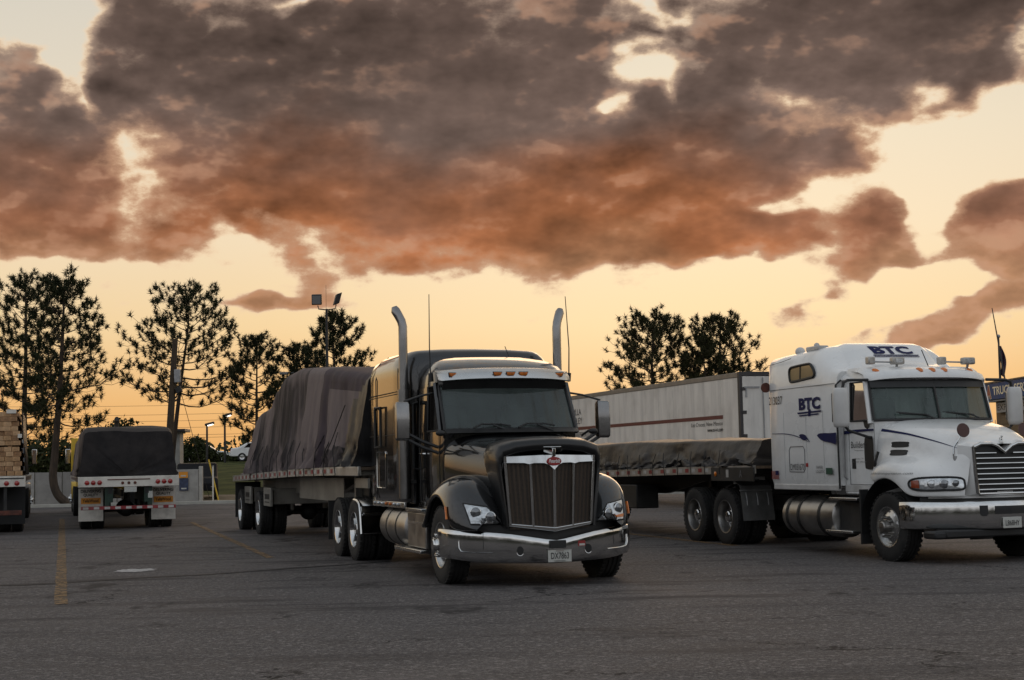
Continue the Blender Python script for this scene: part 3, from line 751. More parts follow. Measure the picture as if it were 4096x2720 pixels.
def black_tractor():
    T = thing('semi_truck', 'glossy black long-nose tractor with chrome grille, bumper and twin exhaust stacks', 'truck', (.1396, 20.3227, 0), .3145 - PI / 2)
    BP, CH = M['black_paint'], M['chrome']
    # --- wheels and running gear
    for s in (-1, 1): wheel(T, 0, s * 1.06)
    for x in (-5.50, -6.82): dual(T, x, rim=M['chrome']); axle(T, x)
    axle(T, 0, .06); frame_rails(T, -7.6, .75)
    b = MB(); b.lathe([(.02, 0), (.48, 0), (.48, .05), (.02, .05)], (-5.9, 0, 1.08), (0, 0, 1), 24); b.bx(-6.4, -5.4, -.45, .45, .9, 1.08); b.build('fifth_wheel', M['dark_metal'], T)
    # --- hood, nose crown
    hs = [(.98, .655, 1.80), (.7, .675, 1.845), (.35, .77, 1.875), (0, .85, 1.92), (-.35, .94, 1.975), (-.62, .985, 2.015)]
    rows = []
    for x, w, t in hs:
        prof = [(0, t), (.35 * w, t - .004), (.68 * w, t - .03), (.88 * w, t - .10), (.985 * w, t - .24), (w, t - .5), (w * .98, t - .85), (w * .93, .82)]
        rows.append([(x, -y, z) for y, z in reversed(prof)] + [(x, y, z) for y, z in prof[1:]])
    hood = MB(); hood.grid(rows); hood = hood.build('hood', BP, T, smooth=0, sub=2, solid=.02)
    hood.data.polygons.foreach_set('use_smooth', [True] * len(hood.data.polygons))
    def arch(k, dz=0):
        p = [(.625, .76), (.64, .95), (.675, 1.25), (.71, 1.54), (.718, 1.69), (.67, 1.79), (.49, 1.845), (.25, 1.868), (0, 1.875)]
        p = [(y * k, .60 + (z - .60) * (1 + (k - 1) * 1.25) + dz) for y, z in p]
        return [(-y, z) for y, z in p] + [(y, z) for y, z in reversed(p[:-1])]
    def ax(y, base): return base - .10 * (abs(y) / .7) ** 1.6
    cr = MB(); rr = []
    for base, k in ((1.00, .90), (1.075, .90), (1.11, .918), (1.12, .955), (1.10, .985), (1.04, 1.0), (.85, 1.02), (.66, 1.02), (.55, 1.0)):
        rr.append([(ax(y, base), y, z) for y, z in arch(k)])
    cr.loft(rr, False, False); cr = cr.build('hood_crown', M['dark_crown'], T, smooth=60)
    # --- grille
    def gx(y): return 1.185 - .17 * abs(y) / .6
    def gp(y, z, o=0.0): return (gx(y) + o - .02 * (1.6 - z), y, z)
    def edge(z): return interp(z, [.69, 1.63], [.558, .622])
    g = MB()
    for s in (-1, 1):
        for (y0, y1) in ((.02, .285), (.305, .60)):
            rws = []
            for z in np.linspace(.72, 1.60, 8):
                kx = edge(z) / .622; rws.append([gp(s * y * kx, z, -.035) for y in np.linspace(y0, y1, 4)])
            g.grid(rws)
    g = g.build('grille_insert', M['grille_mesh'], T, smooth=0, fix=True)
    bk = MB(); bk.grid([[gp(y * edge(z) / .6, z, -.10) for y in np.linspace(-.6, .6, 9)] for z in (.64, 1.1, 1.66)]); bk.build('grille_backing', M['plastic'], g, smooth=0)
    f = MB()
    def bar(pts_a, pts_b, o0=-.05, o1=.012, oa=None):
        """bar between two outlines of (y,z)"""
        A0 = [gp(y, z, o1 if oa is None else oa) for y, z in pts_a]; B0 = [gp(y, z, o1) for y, z in pts_b]; A1 = [gp(y, z, o0) for y, z in pts_a]; B1 = [gp(y, z, o0) for y, z in pts_b]
        f.loft([A1, A0, B0, B1], False, False)
    ys = np.linspace(-1, 1, 21)
    # thick top bar dips over each opening and to a V in the middle
    def topin(u):
        a = abs(u); return 1.562 - .016 * (1 - a) - .085 * max(0, 1 - a / .16) ** 1.3 - .03 * max(0, 1 - abs(a - .475) / .05)
    bar([(u * .632, 1.655 + .012 * (1 - abs(u))) for u in ys], [(u * .618, topin(u)) for u in ys], oa=-.022, o1=.016)
    botin = lambda u: .80 - .06 * (1 - abs(u)); botout = lambda u: .765 - .078 * (1 - abs(u))
    bar([(u * .566, botin(u)) for u in ys], [(u * .562, botout(u)) for u in ys])
    for s in (-1, 1):
        zz = np.linspace(.775, 1.65, 9)
        bar([(s * (edge(z) - .035), z) for z in zz], [(s * (edge(z) + .006), z) for z in zz])
        bar([(s * (edge(z) * .475 - .017), z) for z in np.linspace(.76, 1.55, 9)], [(s * (edge(z) * .475 + .018), z) for z in np.linspace(.76, 1.55, 9)])
    bar([(-.020, z) for z in np.linspace(.72, 1.5, 9)], [(.020, z) for z in np.linspace(.72, 1.5, 9)])
    f.build('grille_frame', CH, T, smooth=50, bevel=.009)
    # oval badge and winged hood ornament
    b = MB(); b.lathe([(.001, .03), (.10, .028), (.107, .018), (.108, 0)], (0, 0, 0), (1, 0, 0), 28)
    o = b.build('badge', M['red'], T, loc=(1.17, 0, 1.578)); o.scale = (1, .92, .52)
    lettering('Peterbilt', M['white_paint'], T, (1.20, -.078, 1.556), (0, 1, 0), (0, 0, 1), .156, .05, shear=.3, bold=.012)
    b = MB(); b.loft([[(1.10, y, 1.735 + .0 * y) for y in (-.02, .02)], [(1.19, y, 1.70) for y in (-.02, .02)]], False, False)
    for s in (-1, 1): b.add([(1.16, s * .012, 1.665), (1.185, s * .015, 1.72), (1.15, s * .125, 1.725), (1.13, s * .12, 1.70), (1.12, s * .02, 1.69)], [(0, 1, 2, 3, 4)] if s > 0 else [(4, 3, 2, 1, 0)])
    b.bx(1.10, 1.19, -.022, .022, 1.64, 1.745); b.bx(1.03, 1.13, -.12, .12, 1.752, 1.768); b.build('hood_ornament', CH, T, bevel=.006)
    # --- fenders
    st = [(-.74, 1.00, .70, 1.0), (-.62, 1.15, .74, 1.0), (-.47, 1.28, .95, 1.0), (-.26, 1.385, 1.10, 1.0), (0, 1.435, 1.15, 1.0), (.26, 1.435, 1.10, 1.0), (.46, 1.39, .95, 1.0), (.58, 1.33, .74, .99), (.74, 1.20, .715, .93), (.88, 1.06, .715, .86), (.97, .90, .715, .79)]
    for s in (-1, 1):
        b = MB(); rows = []
        for x, zt, zl, k in st:
            p = [(.60, zt - .16), (.74, zt - .03), (.90 * min(1, k + .04), zt), (1.08 * k, zt - .035), (1.205 * k, zt - .15), (1.255 * k, (zt - .15) * .4 + zl * .6), (1.26 * k, zl + .03), (1.245 * k, zl), (1.17 * k, zl + .005)]
            rows.append([(x, s * y, z) for y, z in p])
        fe = b.grid(rows).build('fender', BP, T, smooth=0, sub=2); fe.data.polygons.foreach_set('use_smooth', [True] * len(fe.data.polygons))
        bv = eval_bvh(fe)
        # headlight: clear cover with two lamps and an amber corner
        q = [(s * 1.09, 1.06), (s * .82, 1.01), (s * .635, .785), (s * 1.04, .80)]
        hl = MB(); hl.grid(patch_grid(bv, q, .012)); hl = hl.build('headlight', M['lens'], fe, smooth=80, solid=.0)
        rimm = MB(); lp = []
        for i in range(4): 
            a, c = np.array(q[i]), np.array(q[(i + 1) % 4]); lp += [tuple(a + (c - a) * t) for t in (0, .25, .5, .75)]
        lp.append(lp[0]); rimm.tube(yz_patch(bv, lp, .014), .010, 6); rimm.build('headlight_rim', M['plastic'], fe)
        for (y, z, r) in ((.965, .945, .070), (.80, .885, .066)):
            c = yz_patch(bv, [(s * y, z)], .02)[0]; l = MB(); l.lathe([(r, -.02), (r, .008), (r * .86, .016)], c, (1, s * .35, 0), 20); l.m = 1; l.lathe([(r * .86, .012), (r * .6, .022), (.002, .03)], c, (1, s * .35, 0), 20)
            l.build('lamp', [CH, M['bulb']], fe)
        am = MB(); am.grid(patch_grid(bv, [(s * 1.045, .875), (s * .86, .85), (s * .80, .825), (s * 1.03, .832)], .018, 6, 2)); am.build('turn_signal', M['amber'] if s > 0 else M['lens'], fe, smooth=80)
        mk = MB(); mk.tube([(.50, s * 1.262, 1.02), (.535, s * 1.262, .93), (.555, s * 1.262, .86)], .016, 6); mk.build('side_marker', M['amber'], fe)
    # inner arches and fender liner
    for s in (-1, 1):
        b = MB(); b.grid([[(.62 * math.cos(a), y, .5 + .62 * math.sin(a)) for a in np.linspace(-.2, PI + .25, 20)] for y in (s * .55, s * 1.2)]); b.build('fender_liner', M['plastic'], T)
    # --- bumper
    st = [(-1.255, .12), (-1.27, .36), (-1.245, .56), (-1.17, .70), (-1.0, .845), (-.8, .95), (-.55, 1.06), (-.3, 1.14), (-.12, 1.18), (0, 1.20)]
    st = st + [(-y, x) for y, x in reversed(st[:-1])]
    rows = []
    for y, x in st:
        a = abs(y); zt = interp(a, [0, .12, .55, .8, 1.0, 1.27], [.585, .60, .672, .70, .712, .735]); zb = interp(a, [0, .8, 1.27], [.285, .30, .345])
        nx, ny = (1.0, 0.0) if a < 1.1 else (.5, math.copysign(.8, y))
        def q(o, z): return (x + nx * o, y + ny * o, z)
        rows.append([q(-.10, zt - .004), q(-.012, zt), q(.010, zt - .012), q(.015, zt - .06), q(.018, (zt + zb) / 2), q(.010, zb + .07), q(-.006, zb + .02), q(-.08, zb)])
    b = MB(); b.grid(rows); bu = b.build('bumper', CH, T, smooth=60)
    bb = eval_bvh(bu)
    for s in (-1, 1):
        y = s * .46; c = yz_patch(bb, [(y, .455)], .0)[0]
        h = MB(); h.m = 1; h.loft([[(c.x + o, y + .047 * k * math.cos(a), .455 + .058 * k * math.sin(a)) for a in np.linspace(0, 2 * PI, 20, endpoint=False)] for o, k in ((.016, 1), (.016, .001))], True, False)
        h.m = 0; h.tube([(c.x + .014, y + .05 * math.cos(a), .455 + .06 * math.sin(a)) for a in np.linspace(PI * 1.05, PI * 1.95, 12)], .006, 6); h.build('tow_hole', [CH, M['plastic']], bu, smooth=40)
        t = MB(); t.tube(yz_patch(bb, [(s * 1.16, .60), (s * 1.155, .50), (s * 1.13, .455), (s * 1.05, .44), (s * .92, .435), (s * .78, .432)], .004), .009, 6); t.build('fog_pocket', CH, bu)
        t = MB(); t.tube(yz_patch(bb, [(s * .885, z) for z in (.685, .5, .32)], .001), .004, 4); t.build('bumper_joint', M['plastic'], bu)
    b = MB(); b.bx(1.18, 1.232, -.10, .125, .478, .578); b.build('plate_recess', M['plastic'], bu, bevel=.01)
    pl = MB(); pl.bx(1.235, 1.245, -.13, .185, .305, .465); pl = pl.build('licence_plate', M['plate'], bu, bevel=.004)
    pf = MB(); pf.bx(1.228, 1.250, -.14, .195, .462, .474); pf.build('plate_frame', CH, bu)
    lettering('DX7863', M['ink'], T, (1.246, -.093, .345), (0, 1, 0), (0, 0, 1), .24, .082, bold=.004)
    lettering('NEBRASKA', M['ink'], T, (1.246, -.05, .312), (0, 1, 0), (0, 0, 1), .15, .018)
    lettering('INDIANA', M['rust'], T, (1.246, -.02, .436), (0, 1, 0), (0, 0, 1), .10, .02)
    q = yz_patch(bb, [(.31, .49), (.42, .49), (.42, .56), (.31, .56)], .003); b = MB(); b.add(q, [(0, 1, 2, 3)]); b.build('sticker', M['red'], bu, smooth=0)
    q = yz_patch(bb, [(.325, .497), (.41, .497), (.41, .523), (.325, .523)], .005); b = MB(); b.add(q, [(0, 1, 2, 3)]); b.build('sticker', M['plate'], bu, smooth=0)
    # dark valance between grille and bumper
    b = MB(); b.grid([[(ax(y, 1.06) - .16 * abs(y), y, z) for y in np.linspace(-.95, .95, 13)] for z in (.5, .78)]); b.build('valance', M['plastic'], T)
    # --- cab
    cab_shell(T, BP, (-.36, .24, -2.02, .985), (-.72, .23, -2.02, .965), .96, 2.03, 2.66,
              [(2.82, .0, .005), (2.93, .14, .04), (3.02, .36, .12), (3.09, .62, .30), (3.10, .80, .50)], -1.36, M['glass_p'], M['glass_s'])
    # cowl
    b = MB(); b.grid([[(-.30 + o - .24 * abs(y / .98) ** 2.4, y, z) for y in np.linspace(-.97, .97, 15)] for o, z in ((.10, 1.985), (-.02, 2.04))]); b.build('cowl', M['plastic'], T)
    for y0 in (-.62, .02):
        b = MB(); b.tube([(-.30, y0, 2.05), (-.375, y0 + .14, 2.105), (-.385, y0 + .42, 2.10), (-.36, y0 + .55, 2.075)], .012, 6); b.tube([(-.28, y0 + .5, 2.0), (-.36, y0 + .3, 2.09)], .014, 6); b.build('wiper', M['plastic'], T)
    # sun visor with five marker lamps
    rows = []
    for z, o in ((2.90, -.03), (2.885, .06), (2.80, .15), (2.745, .17), (2.73, .15)):
        rows.append([(-.70 + o - (.20 + .1 * (1 - o)) * abs(y / .97) ** 2.2, y * (1 + .02 * o), z - .028 * abs(y / .97) ** 3) for y in np.linspace(-.97, .97, 21)])
    v = MB(); v.grid(rows); vi = v.build('sun_visor', M['brushed'], T, smooth=60, solid=.012)
    vb = eval_bvh(vi)
    for y in (-.785, -.19, 0, .19, .785):
        q = yz_patch(vb, [(y, 2.805)], .0)[0]; l = MB(); l.prism([(-.062, .022), (.062, .022), (.045, -.022), (-.045, -.022)], 0, -.004, .03); o = l.build('marker_lamp', M['amber'], vi, bevel=.008, loc=tuple(q)); o.rotation_euler = (0, R(20), -y * .35)
        l = MB(); l.prism([(-.07, .029), (.07, .029), (.052, -.029), (-.052, -.029)], 0, -.006, .012); o = l.build('lamp_bezel', M['plastic'], vi, loc=tuple(q)); o.rotation_euler = (0, R(20), -y * .35)
    b = MB(); b.grid([[(-.60 - .2 * abs(y / .93) ** 2.4 - o, y, z) for y in np.linspace(-.9, .9, 15)] for o, z in ((.0, 2.73), (.10, 2.60))]); b.build('visor_shade', M['plastic'], T)
    # door panel lines, handles, steps
    for s in (-1, 1):
        b = MB(); y = s * .998
        b.tube([(-.72, y, 1.99), (-.72, y, 1.15), (-.95, y, 1.04), (-1.75, y, 1.04), (-1.80, y, 1.9), (-1.80, s * .985, 2.6)], .006, 4); b.build('door_gap', M['plastic'], T)
        b = MB(); b.tube([(-1.45, y, 1.72), (-1.47, s * 1.03, 1.72), (-1.66, s * 1.03, 1.72), (-1.68, y, 1.72)], .014, 6); b.build('door_handle', CH, T)
        b = MB(); b.tube([(-1.88, y, 1.5), (-1.88, s * 1.07, 1.52), (-1.88, s * 1.07, 2.45), (-1.88, y, 2.47)], .018, 8); b.build('grab_handle', M['plastic'], T)
    # --- sleeper
    def sec(w, zb, zt, k=1.0):
        c = .30
        p = [(w - .02, zb), (w, zb + .12), (w, (zb + zt) / 2), (w - .005, zt - c - .1)]
        for a in np.linspace(0, PI / 2, 7): p.append((w - c * 1.0 + c * math.cos(a), zt - c + c * math.sin(a)))
        p.append((.45 * w, zt + .018))
        return [(-y, z) for y, z in p] + [(0, zt + .025)] + [(y, z) for y, z in reversed(p)]
    b = MB(); rr = []
    for x, w, zt in ((-2.08, 1.02, 3.06), (-2.14, 1.10, 3.20), (-2.26, 1.14, 3.255), (-2.8, 1.155, 3.27), (-3.9, 1.155, 3.275), (-4.28, 1.15, 3.25), (-4.40, 1.13, 3.20), (-4.43, 1.08, 3.12)):
        rr.append([(x, y, z) for y, z in sec(w, 1.02, zt)])
    b.loft(rr, True, True); sl = b.build('sleeper', BP, T, smooth=50)
    for s in (-1, 1):
        y = s * 1.162
        b = MB(); b.tube([(-3.87, y, 1.05), (-3.87, y, 2.9), (-3.86, s * 1.10, 3.15), (-3.85, s * .95, 3.26)], .008, 5); b.tube([(-2.40, y, 1.05), (-2.40, y, 2.85), (-2.44, s * 1.15, 3.0)], .006, 5)
        b.tube([(-2.30, y, 2.62), (-4.38, s * 1.155, 2.62)], .006, 5); b.tube([(-2.25, y, 2.02), (-4.4, s * 1.152, 2.02)], .005, 5); b.build('panel_seam', M['plastic'], sl)
        b = MB()
        for x in np.linspace(-4.3, -2.4, 22): b.ball((x, s * 1.16, 2.655), .010, 6, 4)
        b.build('rivet_row', M['plastic'], sl)['kind'] = 'stuff'
        b = MB(); b.tube([(-3.80, y, 2.44), (-3.80, s * 1.20, 2.46), (-3.42, s * 1.20, 2.46), (-3.42, s * 1.20, 1.86), (-3.78, s * 1.20, 1.84), (-3.80, s * 1.20, 2.44)], .022, 6); b.build('grab_handle', M['plastic'], sl)
        b = MB(); b.tube([(-3.83, y, 1.77), (-3.27, y, 1.77), (-3.24, y, 1.74), (-3.24, y, 1.25), (-3.27, y, 1.22), (-3.80, y, 1.22), (-3.83, y, 1.25), (-3.83, y, 1.77)], .011, 6); b.build('luggage_door_trim', CH, sl)
        b = MB(); b.bx(-4.3, -2.2, s * 1.12 - .02, s * 1.12 + .02, .93, 1.02); sk = b.build('sill', M['brushed'], T, bevel=.01)
        for x in np.linspace(-4.10, -2.55, 7):
            l = MB(); l.ball((x, s * 1.15, .985), .024, 10, 6); l.build('sill_lamp', M['amber'] if int(x * 10) % 3 == 0 else M['lens'], sk)
    # side shield in front of the sleeper
        b = MB(); b.bx(-2.30, -1.98, s * 1.02 - .03, s * 1.02 + .03, 1.0, 2.0)
        b.build('side_fairing', BP, T, bevel=.02)
    # roof spoiler lip and short aerial
    b = MB(); b.tube([(-1.65, .36, 3.06), (-1.75, .31, 3.28)], .006, 5); b.build('roof_aerial', M['plastic'], T)
    # --- exhaust stacks
    for s in (-1, 1):
        b = MB(); y = s * 1.19
        path = [(-1.93, y, z) for z in (2.62, 3.0, 3.40, 3.58)] + [(-1.945, s * 1.205, 3.66), (-1.98, s * 1.24, 3.745), (-2.01, s * 1.275, 3.82), (-2.02, s * 1.29, 3.875)]
        b.tube(path, [.066] * 5 + [.067, .070, .044], 16); st_ = b.build('exhaust_stack', M['stack_metal'], T, smooth=50)
        b = MB(); b.cyl((-1.93, y, 1.08), (-1.93, y, 2.66), .088, n=20); b.build('heat_shield', M['stack_metal'], st_)
        b = MB(); b.bx(-2.1, -1.93, s * 1.02, s * 1.19, 2.45, 2.5); b.bx(-2.1, -1.93, s * 1.02, s * 1.19, 1.3, 1.35); b.build('stack_bracket', M['dark_metal'], st_)
        # mirrors on tripod arms
        b = MB(); c = Vector((-.86, s * 1.48, 2.17))
        rings = [[(c.x + dx * k, c.y + dy * k2, z) for dx, dy in ((.05, -.09), (.05, .09), (.0, .105), (-.05, .09), (-.05, -.09), (0, -.105))] for z, k, k2 in ((1.90, .6, .8), (1.925, 1.2, 1.0), (2.18, 1.5, 1.0), (2.40, 1.2, .97), (2.435, .6, .8))]
        b.loft(rings); mi = b.build('mirror', M['stack_metal'], T, smooth=40, bevel=.01); mi.rotation_euler = (0, 0, 0)
        b = MB(); b.bx(-.936, -.93, s * 1.48 - .085, s * 1.48 + .085, 1.95, 2.39); b.build('mirror_glass', M['mirror'], mi)
        b = MB()
        for z in (1.98, 1.90): MB().tube([(-.86, s * 1.42, z + .02), (-.80, s * 1.2, z - .10), (-.74, s * 1.0, z - .18)], .024, 6).build('mirror_arm', M['plastic'], mi)
        b.tube([(-.86, s * 1.45, 2.44), (-.93, s * 1.2, 2.52), (-1.0, s * .99, 2.56)], .016, 6); b.build('mirror_arm', M['plastic'], mi)
        # whip aerials
        b = MB(); b.tube([(-1.0, s * 1.02, 2.72), (-1.0, s * 1.03, 2.84)], .035, 8); b.tube([(-1.0, s * 1.03, 2.84), (-1.0, s * 1.04, 3.2), (-1.0, s * (1.035 if s < 0 else 1.0), 3.95)], [.011, .009, .006], 6); b.build('whip_aerial', M['plastic'], T)
        # round hood mirror and fender tops
        b = MB(); b.tube([(-.45, s * 1.0, 1.93), (-.30, s * 1.04, 1.99), (-.28, s * 1.08, 2.0)], .016, 6); b.ball((-.26, s * 1.10, 1.985), .07, 12, 8, (.6, 1, .6)); b.build('cowl_lamp', M['plastic'], T)
        # tank, battery box, steps
        b = MB(); b.lathe([(.01, 0), (.27, 0), (.30, .02), (.305, .05), (.305, 1.58), (.30, 1.61), (.27, 1.63), (.01, 1.63)], (-3.62, s * .89, .655), (1, 0, 0), 28); tk = b.build('fuel_tank', M['tank'], T, smooth=40)
        b = MB()
        for x in (-3.15, -2.55): b.lathe([(.308, -.03), (.312, -.028), (.312, .028), (.308, .03)], (x, s * .89, .655), (1, 0, 0), 28)
        b.build('tank_strap', M['dark_metal'], tk)
        b = MB(); b.bx(-1.98, -.95, s * .62, s * 1.15, .40, .90); bx_ = b.build('battery_box', M['tank'], T, bevel=.02)
        b = MB(); b.bx(-2.0, -.93, s * 1.13 - .03, s * 1.13 + .03, .90, .925); b.bx(-1.97, -.96, s * 1.152 - .004, s * 1.152 + .004, .735, .765); b.build('box_lid', M['brushed'], bx_)
        b = MB(); b.bx(-2.52, -.98, s * .95 if s > 0 else -1.22, s * 1.22 if s > 0 else -.95, .335, .385); b.build('step', M['brushed'], T, bevel=.008)
        b = MB(); b.bx(-1.9, -1.0, s * 1.0 if s > 0 else -1.2, s * 1.2 if s > 0 else -1.0, .915, .955); b.build('step', M['brushed'], T, bevel=.008)
        # polished quarter fender before the drive wheels
        b = MB(); P = [(-5.42, 1.0), (-5.12, .975), (-4.95, .87), (-4.84, .46)]
        rows = [[(x, s * yy, z) for x, z in smoothpath(P, 5)] for yy in (.62, 1.20)]
        b.grid(rows); qf = b.build('quarter_fender', M['brushed'], T, smooth=50, solid=.01)
        b = MB(); b.tube([(x, s * 1.205, z) for x, z in smoothpath(P, 5)], .028, 6); b.build('fender_trim', CH, qf)
        b = MB(); b.obx((-4.885, s * .905, .69), (.012, 0, .002), (0, .285, 0), (-.05, 0, .22)); b.m = 0; b.bx(-4.86, -4.83, s * .64 if s > 0 else -1.17, s * 1.17 if s > 0 else -.64, .78, .80); b.build('fender_panel', M['chrome'], qf)
        b = MB(); b.bx(-7.72, -7.69, s * .62 if s > 0 else -1.2, s * 1.2 if s > 0 else -.62, .25, .95); b.build('mudflap', M['flap_black'], T)
    return T
BLACK = black_tractor()

# ------------------------------------------------------------------ flatbed trailers and tarped loads
def fbm1(seed):
    rnd = random.Random(seed); ph = [(rnd.uniform(0, 6.28), rnd.uniform(.8, 1.25)) for _ in range(12)]
    def f(x):
        return sum(math.sin(x * (.9 * 1.7 ** i) * ph[i][1] + ph[i][0]) / (1.45 ** i) for i in range(7)) / 2.4
    return f
def noise2(seed):
    rnd = random.Random(seed); W = [(rnd.uniform(-1, 1), rnd.uniform(-1, 1), rnd.uniform(0, 6.28)) for _ in range(24)]
    def f(x, y, s=1.0):
        t = 0
        for i, (a, b, p) in enumerate(W):
            k = s * 1.25 ** (i * .55); t += math.sin(k * (a * x + b * y) * 2.2 + p) / (1.0 + i * .25)
        return t / 3.0
    return f

def faded_tarp():
    """faded lumber tarp: grey violet vinyl with broad lighter panels, dust, and the shade of folds streaked into the colour"""
    m = bpy.data.materials.new('faded vinyl tarp'); m.use_nodes = True
    t = m.node_tree; t.nodes.clear(); n = NT(t)
    co = n.node('ShaderNodeTexCoord').outputs['Object']
    b = n.node('ShaderNodeBsdfPrincipled'); o = n.node('ShaderNodeOutputMaterial'); t.links.new(b.outputs[0], o.inputs[0])
    streak = n.noise(n.vec('MULTIPLY', co, (1.0, 1.0, .16)), 3.2, 6, .62).outputs['Fac']
    pan = n.noise(n.vec('MULTIPLY', co, (.35, .2, .5)), 1.6, 2, .5).outputs['Fac']
    c = n.mix(n.smooth(streak, .38, .66), (.020, .017, .019), (.105, .085, .085))
    c = n.mix(n.math('MULTIPLY', n.smooth(pan, .46, .58), .8), c, (.17, .135, .13))
    sep = n.node('ShaderNodeSeparateXYZ'); n.put(sep.inputs[0], co)
    n.put(b.inputs['Base Color'], c); b.inputs['Roughness'].default_value = .72; b.inputs['Specular IOR Level'].default_value = .15
    bp = n.node('ShaderNodeBump'); bp.inputs['Strength'].default_value = .5; bp.inputs['Distance'].default_value = .03
    n.put(bp.inputs['Height'], n.noise(n.vec('MULTIPLY', co, (1, 1, .35)), 7, 5, .6).outputs['Fac']); t.links.new(bp.outputs[0], b.inputs['Normal'])
    return m
M['tarp_faded'] = faded_tarp()
M['tarp_panel'] = mat('bleached tarp panel', (.115, .092, .092), .7, spec=.15, col2=(.185, .148, .142), vscale=2.2, stretch=(1, 1, .2), bump=.4, bscale=6)
M['tarp_violet'] = mat('violet grey tarp', (.036, .027, .034), .7, spec=.15, var=.3, vscale=2, bump=.4, bscale=7, col2=(.072, .054, .062))

def tarp_load(T, name, xs, top, half_top, half_bot, zdeck, folds, seed, mats, bunch=.35, nseg=130, matf=None, mound=.0, endslope=(.25, .9), sag=None):
    """cloth pulled over a stack: sides flare to the deck edge, vertical folds, crumpled hem.
       top(x) height of the load, half_top / half_bot half widths"""
    f = fbm1(seed); g = noise2(seed + 5); b = MB(); rows = []; mi = []
    x0, x1 = xs
    S = [0, .04, .09, .15, .21, .28, .36, .45, .54, .63, .72, .80, .87, .93, .97, 1.0]
    def ring(x, k_end, push):
        """outline from the right hem over the top to the left hem"""
        zt = top(x); zd = zdeck(x) + .012; pts = []
        for s in (-1, 1):
            side = []
            for v in S:
                z = zd + (zt - zd) * v
                y = half_bot + (half_top(x) - half_bot) * (v ** .85)
                crease = folds * (f(x * 1.6 + s * 7) * (1 - v) ** .6 * .8 + .5 * f(x * 4.3 + 3 * s) * (1 - v))
                crum = bunch * max(0, 1 - v / .32) * (.11 * g(x * 2.6, v * 7 + s * 5, 1.6) + .05 * g(x * 6, v * 16, 2.0))
                y2 = y + crease + crum + folds * .35 * g(x * .8, v * 2.2 + s * 3)
                z2 = z + (.06 * g(x * 2.2 + 9, v * 4 + s, 1.4) * bunch * (1 if 0 < v < .5 else 0))
                if v >= .99: y2 = min(y2, y + .01); y2 -= .10
                elif v >= .965: y2 = min(y2, y + .02); y2 -= .03
                if sag and v > .5: pass
                side.append((push + .05 * g(x * 3, v * 5 + s) * (bunch if v < .4 else 0), s * (y2), min(z2, zt + .02)))
            pts.append(side)
        tops = []
        for q in (-.66, -.33, 0, .33, .66):
            tops.append((push, q * (half_top(x) - .1), zt + .012 + .03 * g(x * 1.3, q * 3) - mound * abs(q)))
        return pts[0] + tops + list(reversed(pts[1]))
    n = nseg
    X = [x0 + (x1 - x0) * i / n for i in range(n + 1)]
    for i, x in enumerate(X): rows.append(ring(x, 0, x))
    nb = len(rows[0])
    for i in range(n):
        for j in range(nb - 1):
            v = rows[i]; mi.append(0)
    b.v = [p for r in rows for p in r]
    for i in range(n):
        for j in range(nb - 1):
            b.f.append((i * nb + j, i * nb + j + 1, (i + 1) * nb + j + 1, (i + 1) * nb + j))
            c = (X[i] + X[i + 1]) / 2; zz = (rows[i][j][2] + rows[i][j + 1][2]) / 2
            b.mi.append(matf(c, zz, rows[i][j][1]) if matf else 0)
    # closed ends: the cloth hangs down over the stack's end
    for e, r in ((0, rows[0]), (1, rows[-1])):
        zd = zdeck(X[-e]) + .012; cen = (r[0][0], 0, zd)
        base = len(b.v); m = len(r); cols = []
        for fr in (.8, .45, .12):
            ring2 = []
            for p in r: ring2.append((p[0] + (.05 * g(p[1] * 2.5, p[2] * 2 + fr * 3, 1.3) if True else 0) * (1 - fr) + (-1 if e == (0 if x0 < x1 else 1) else 1) * endslope[0] * 0, p[1] * fr, zd + (p[2] - zd) * (fr if fr > .5 else fr)))
            cols.append(ring2)
        b.v += [q for c in cols for q in c]
        off0 = 0 if e == 0 else n * nb
        prev = [off0 + j for j in range(m)]
        for c in range(3):
            cur = [base + c * m + j for j in range(m)]
            for j in range(m - 1): b.f.append((prev[j], prev[j + 1], cur[j + 1], cur[j])); b.mi.append(matf(X[-e], 1.9, 0) if matf else 0)
            prev = cur
        b.f.append(tuple(prev)); b.mi.append(matf(X[-e], 1.9, 0) if matf else 0)
    return b.build(name, mats, T, smooth=70)

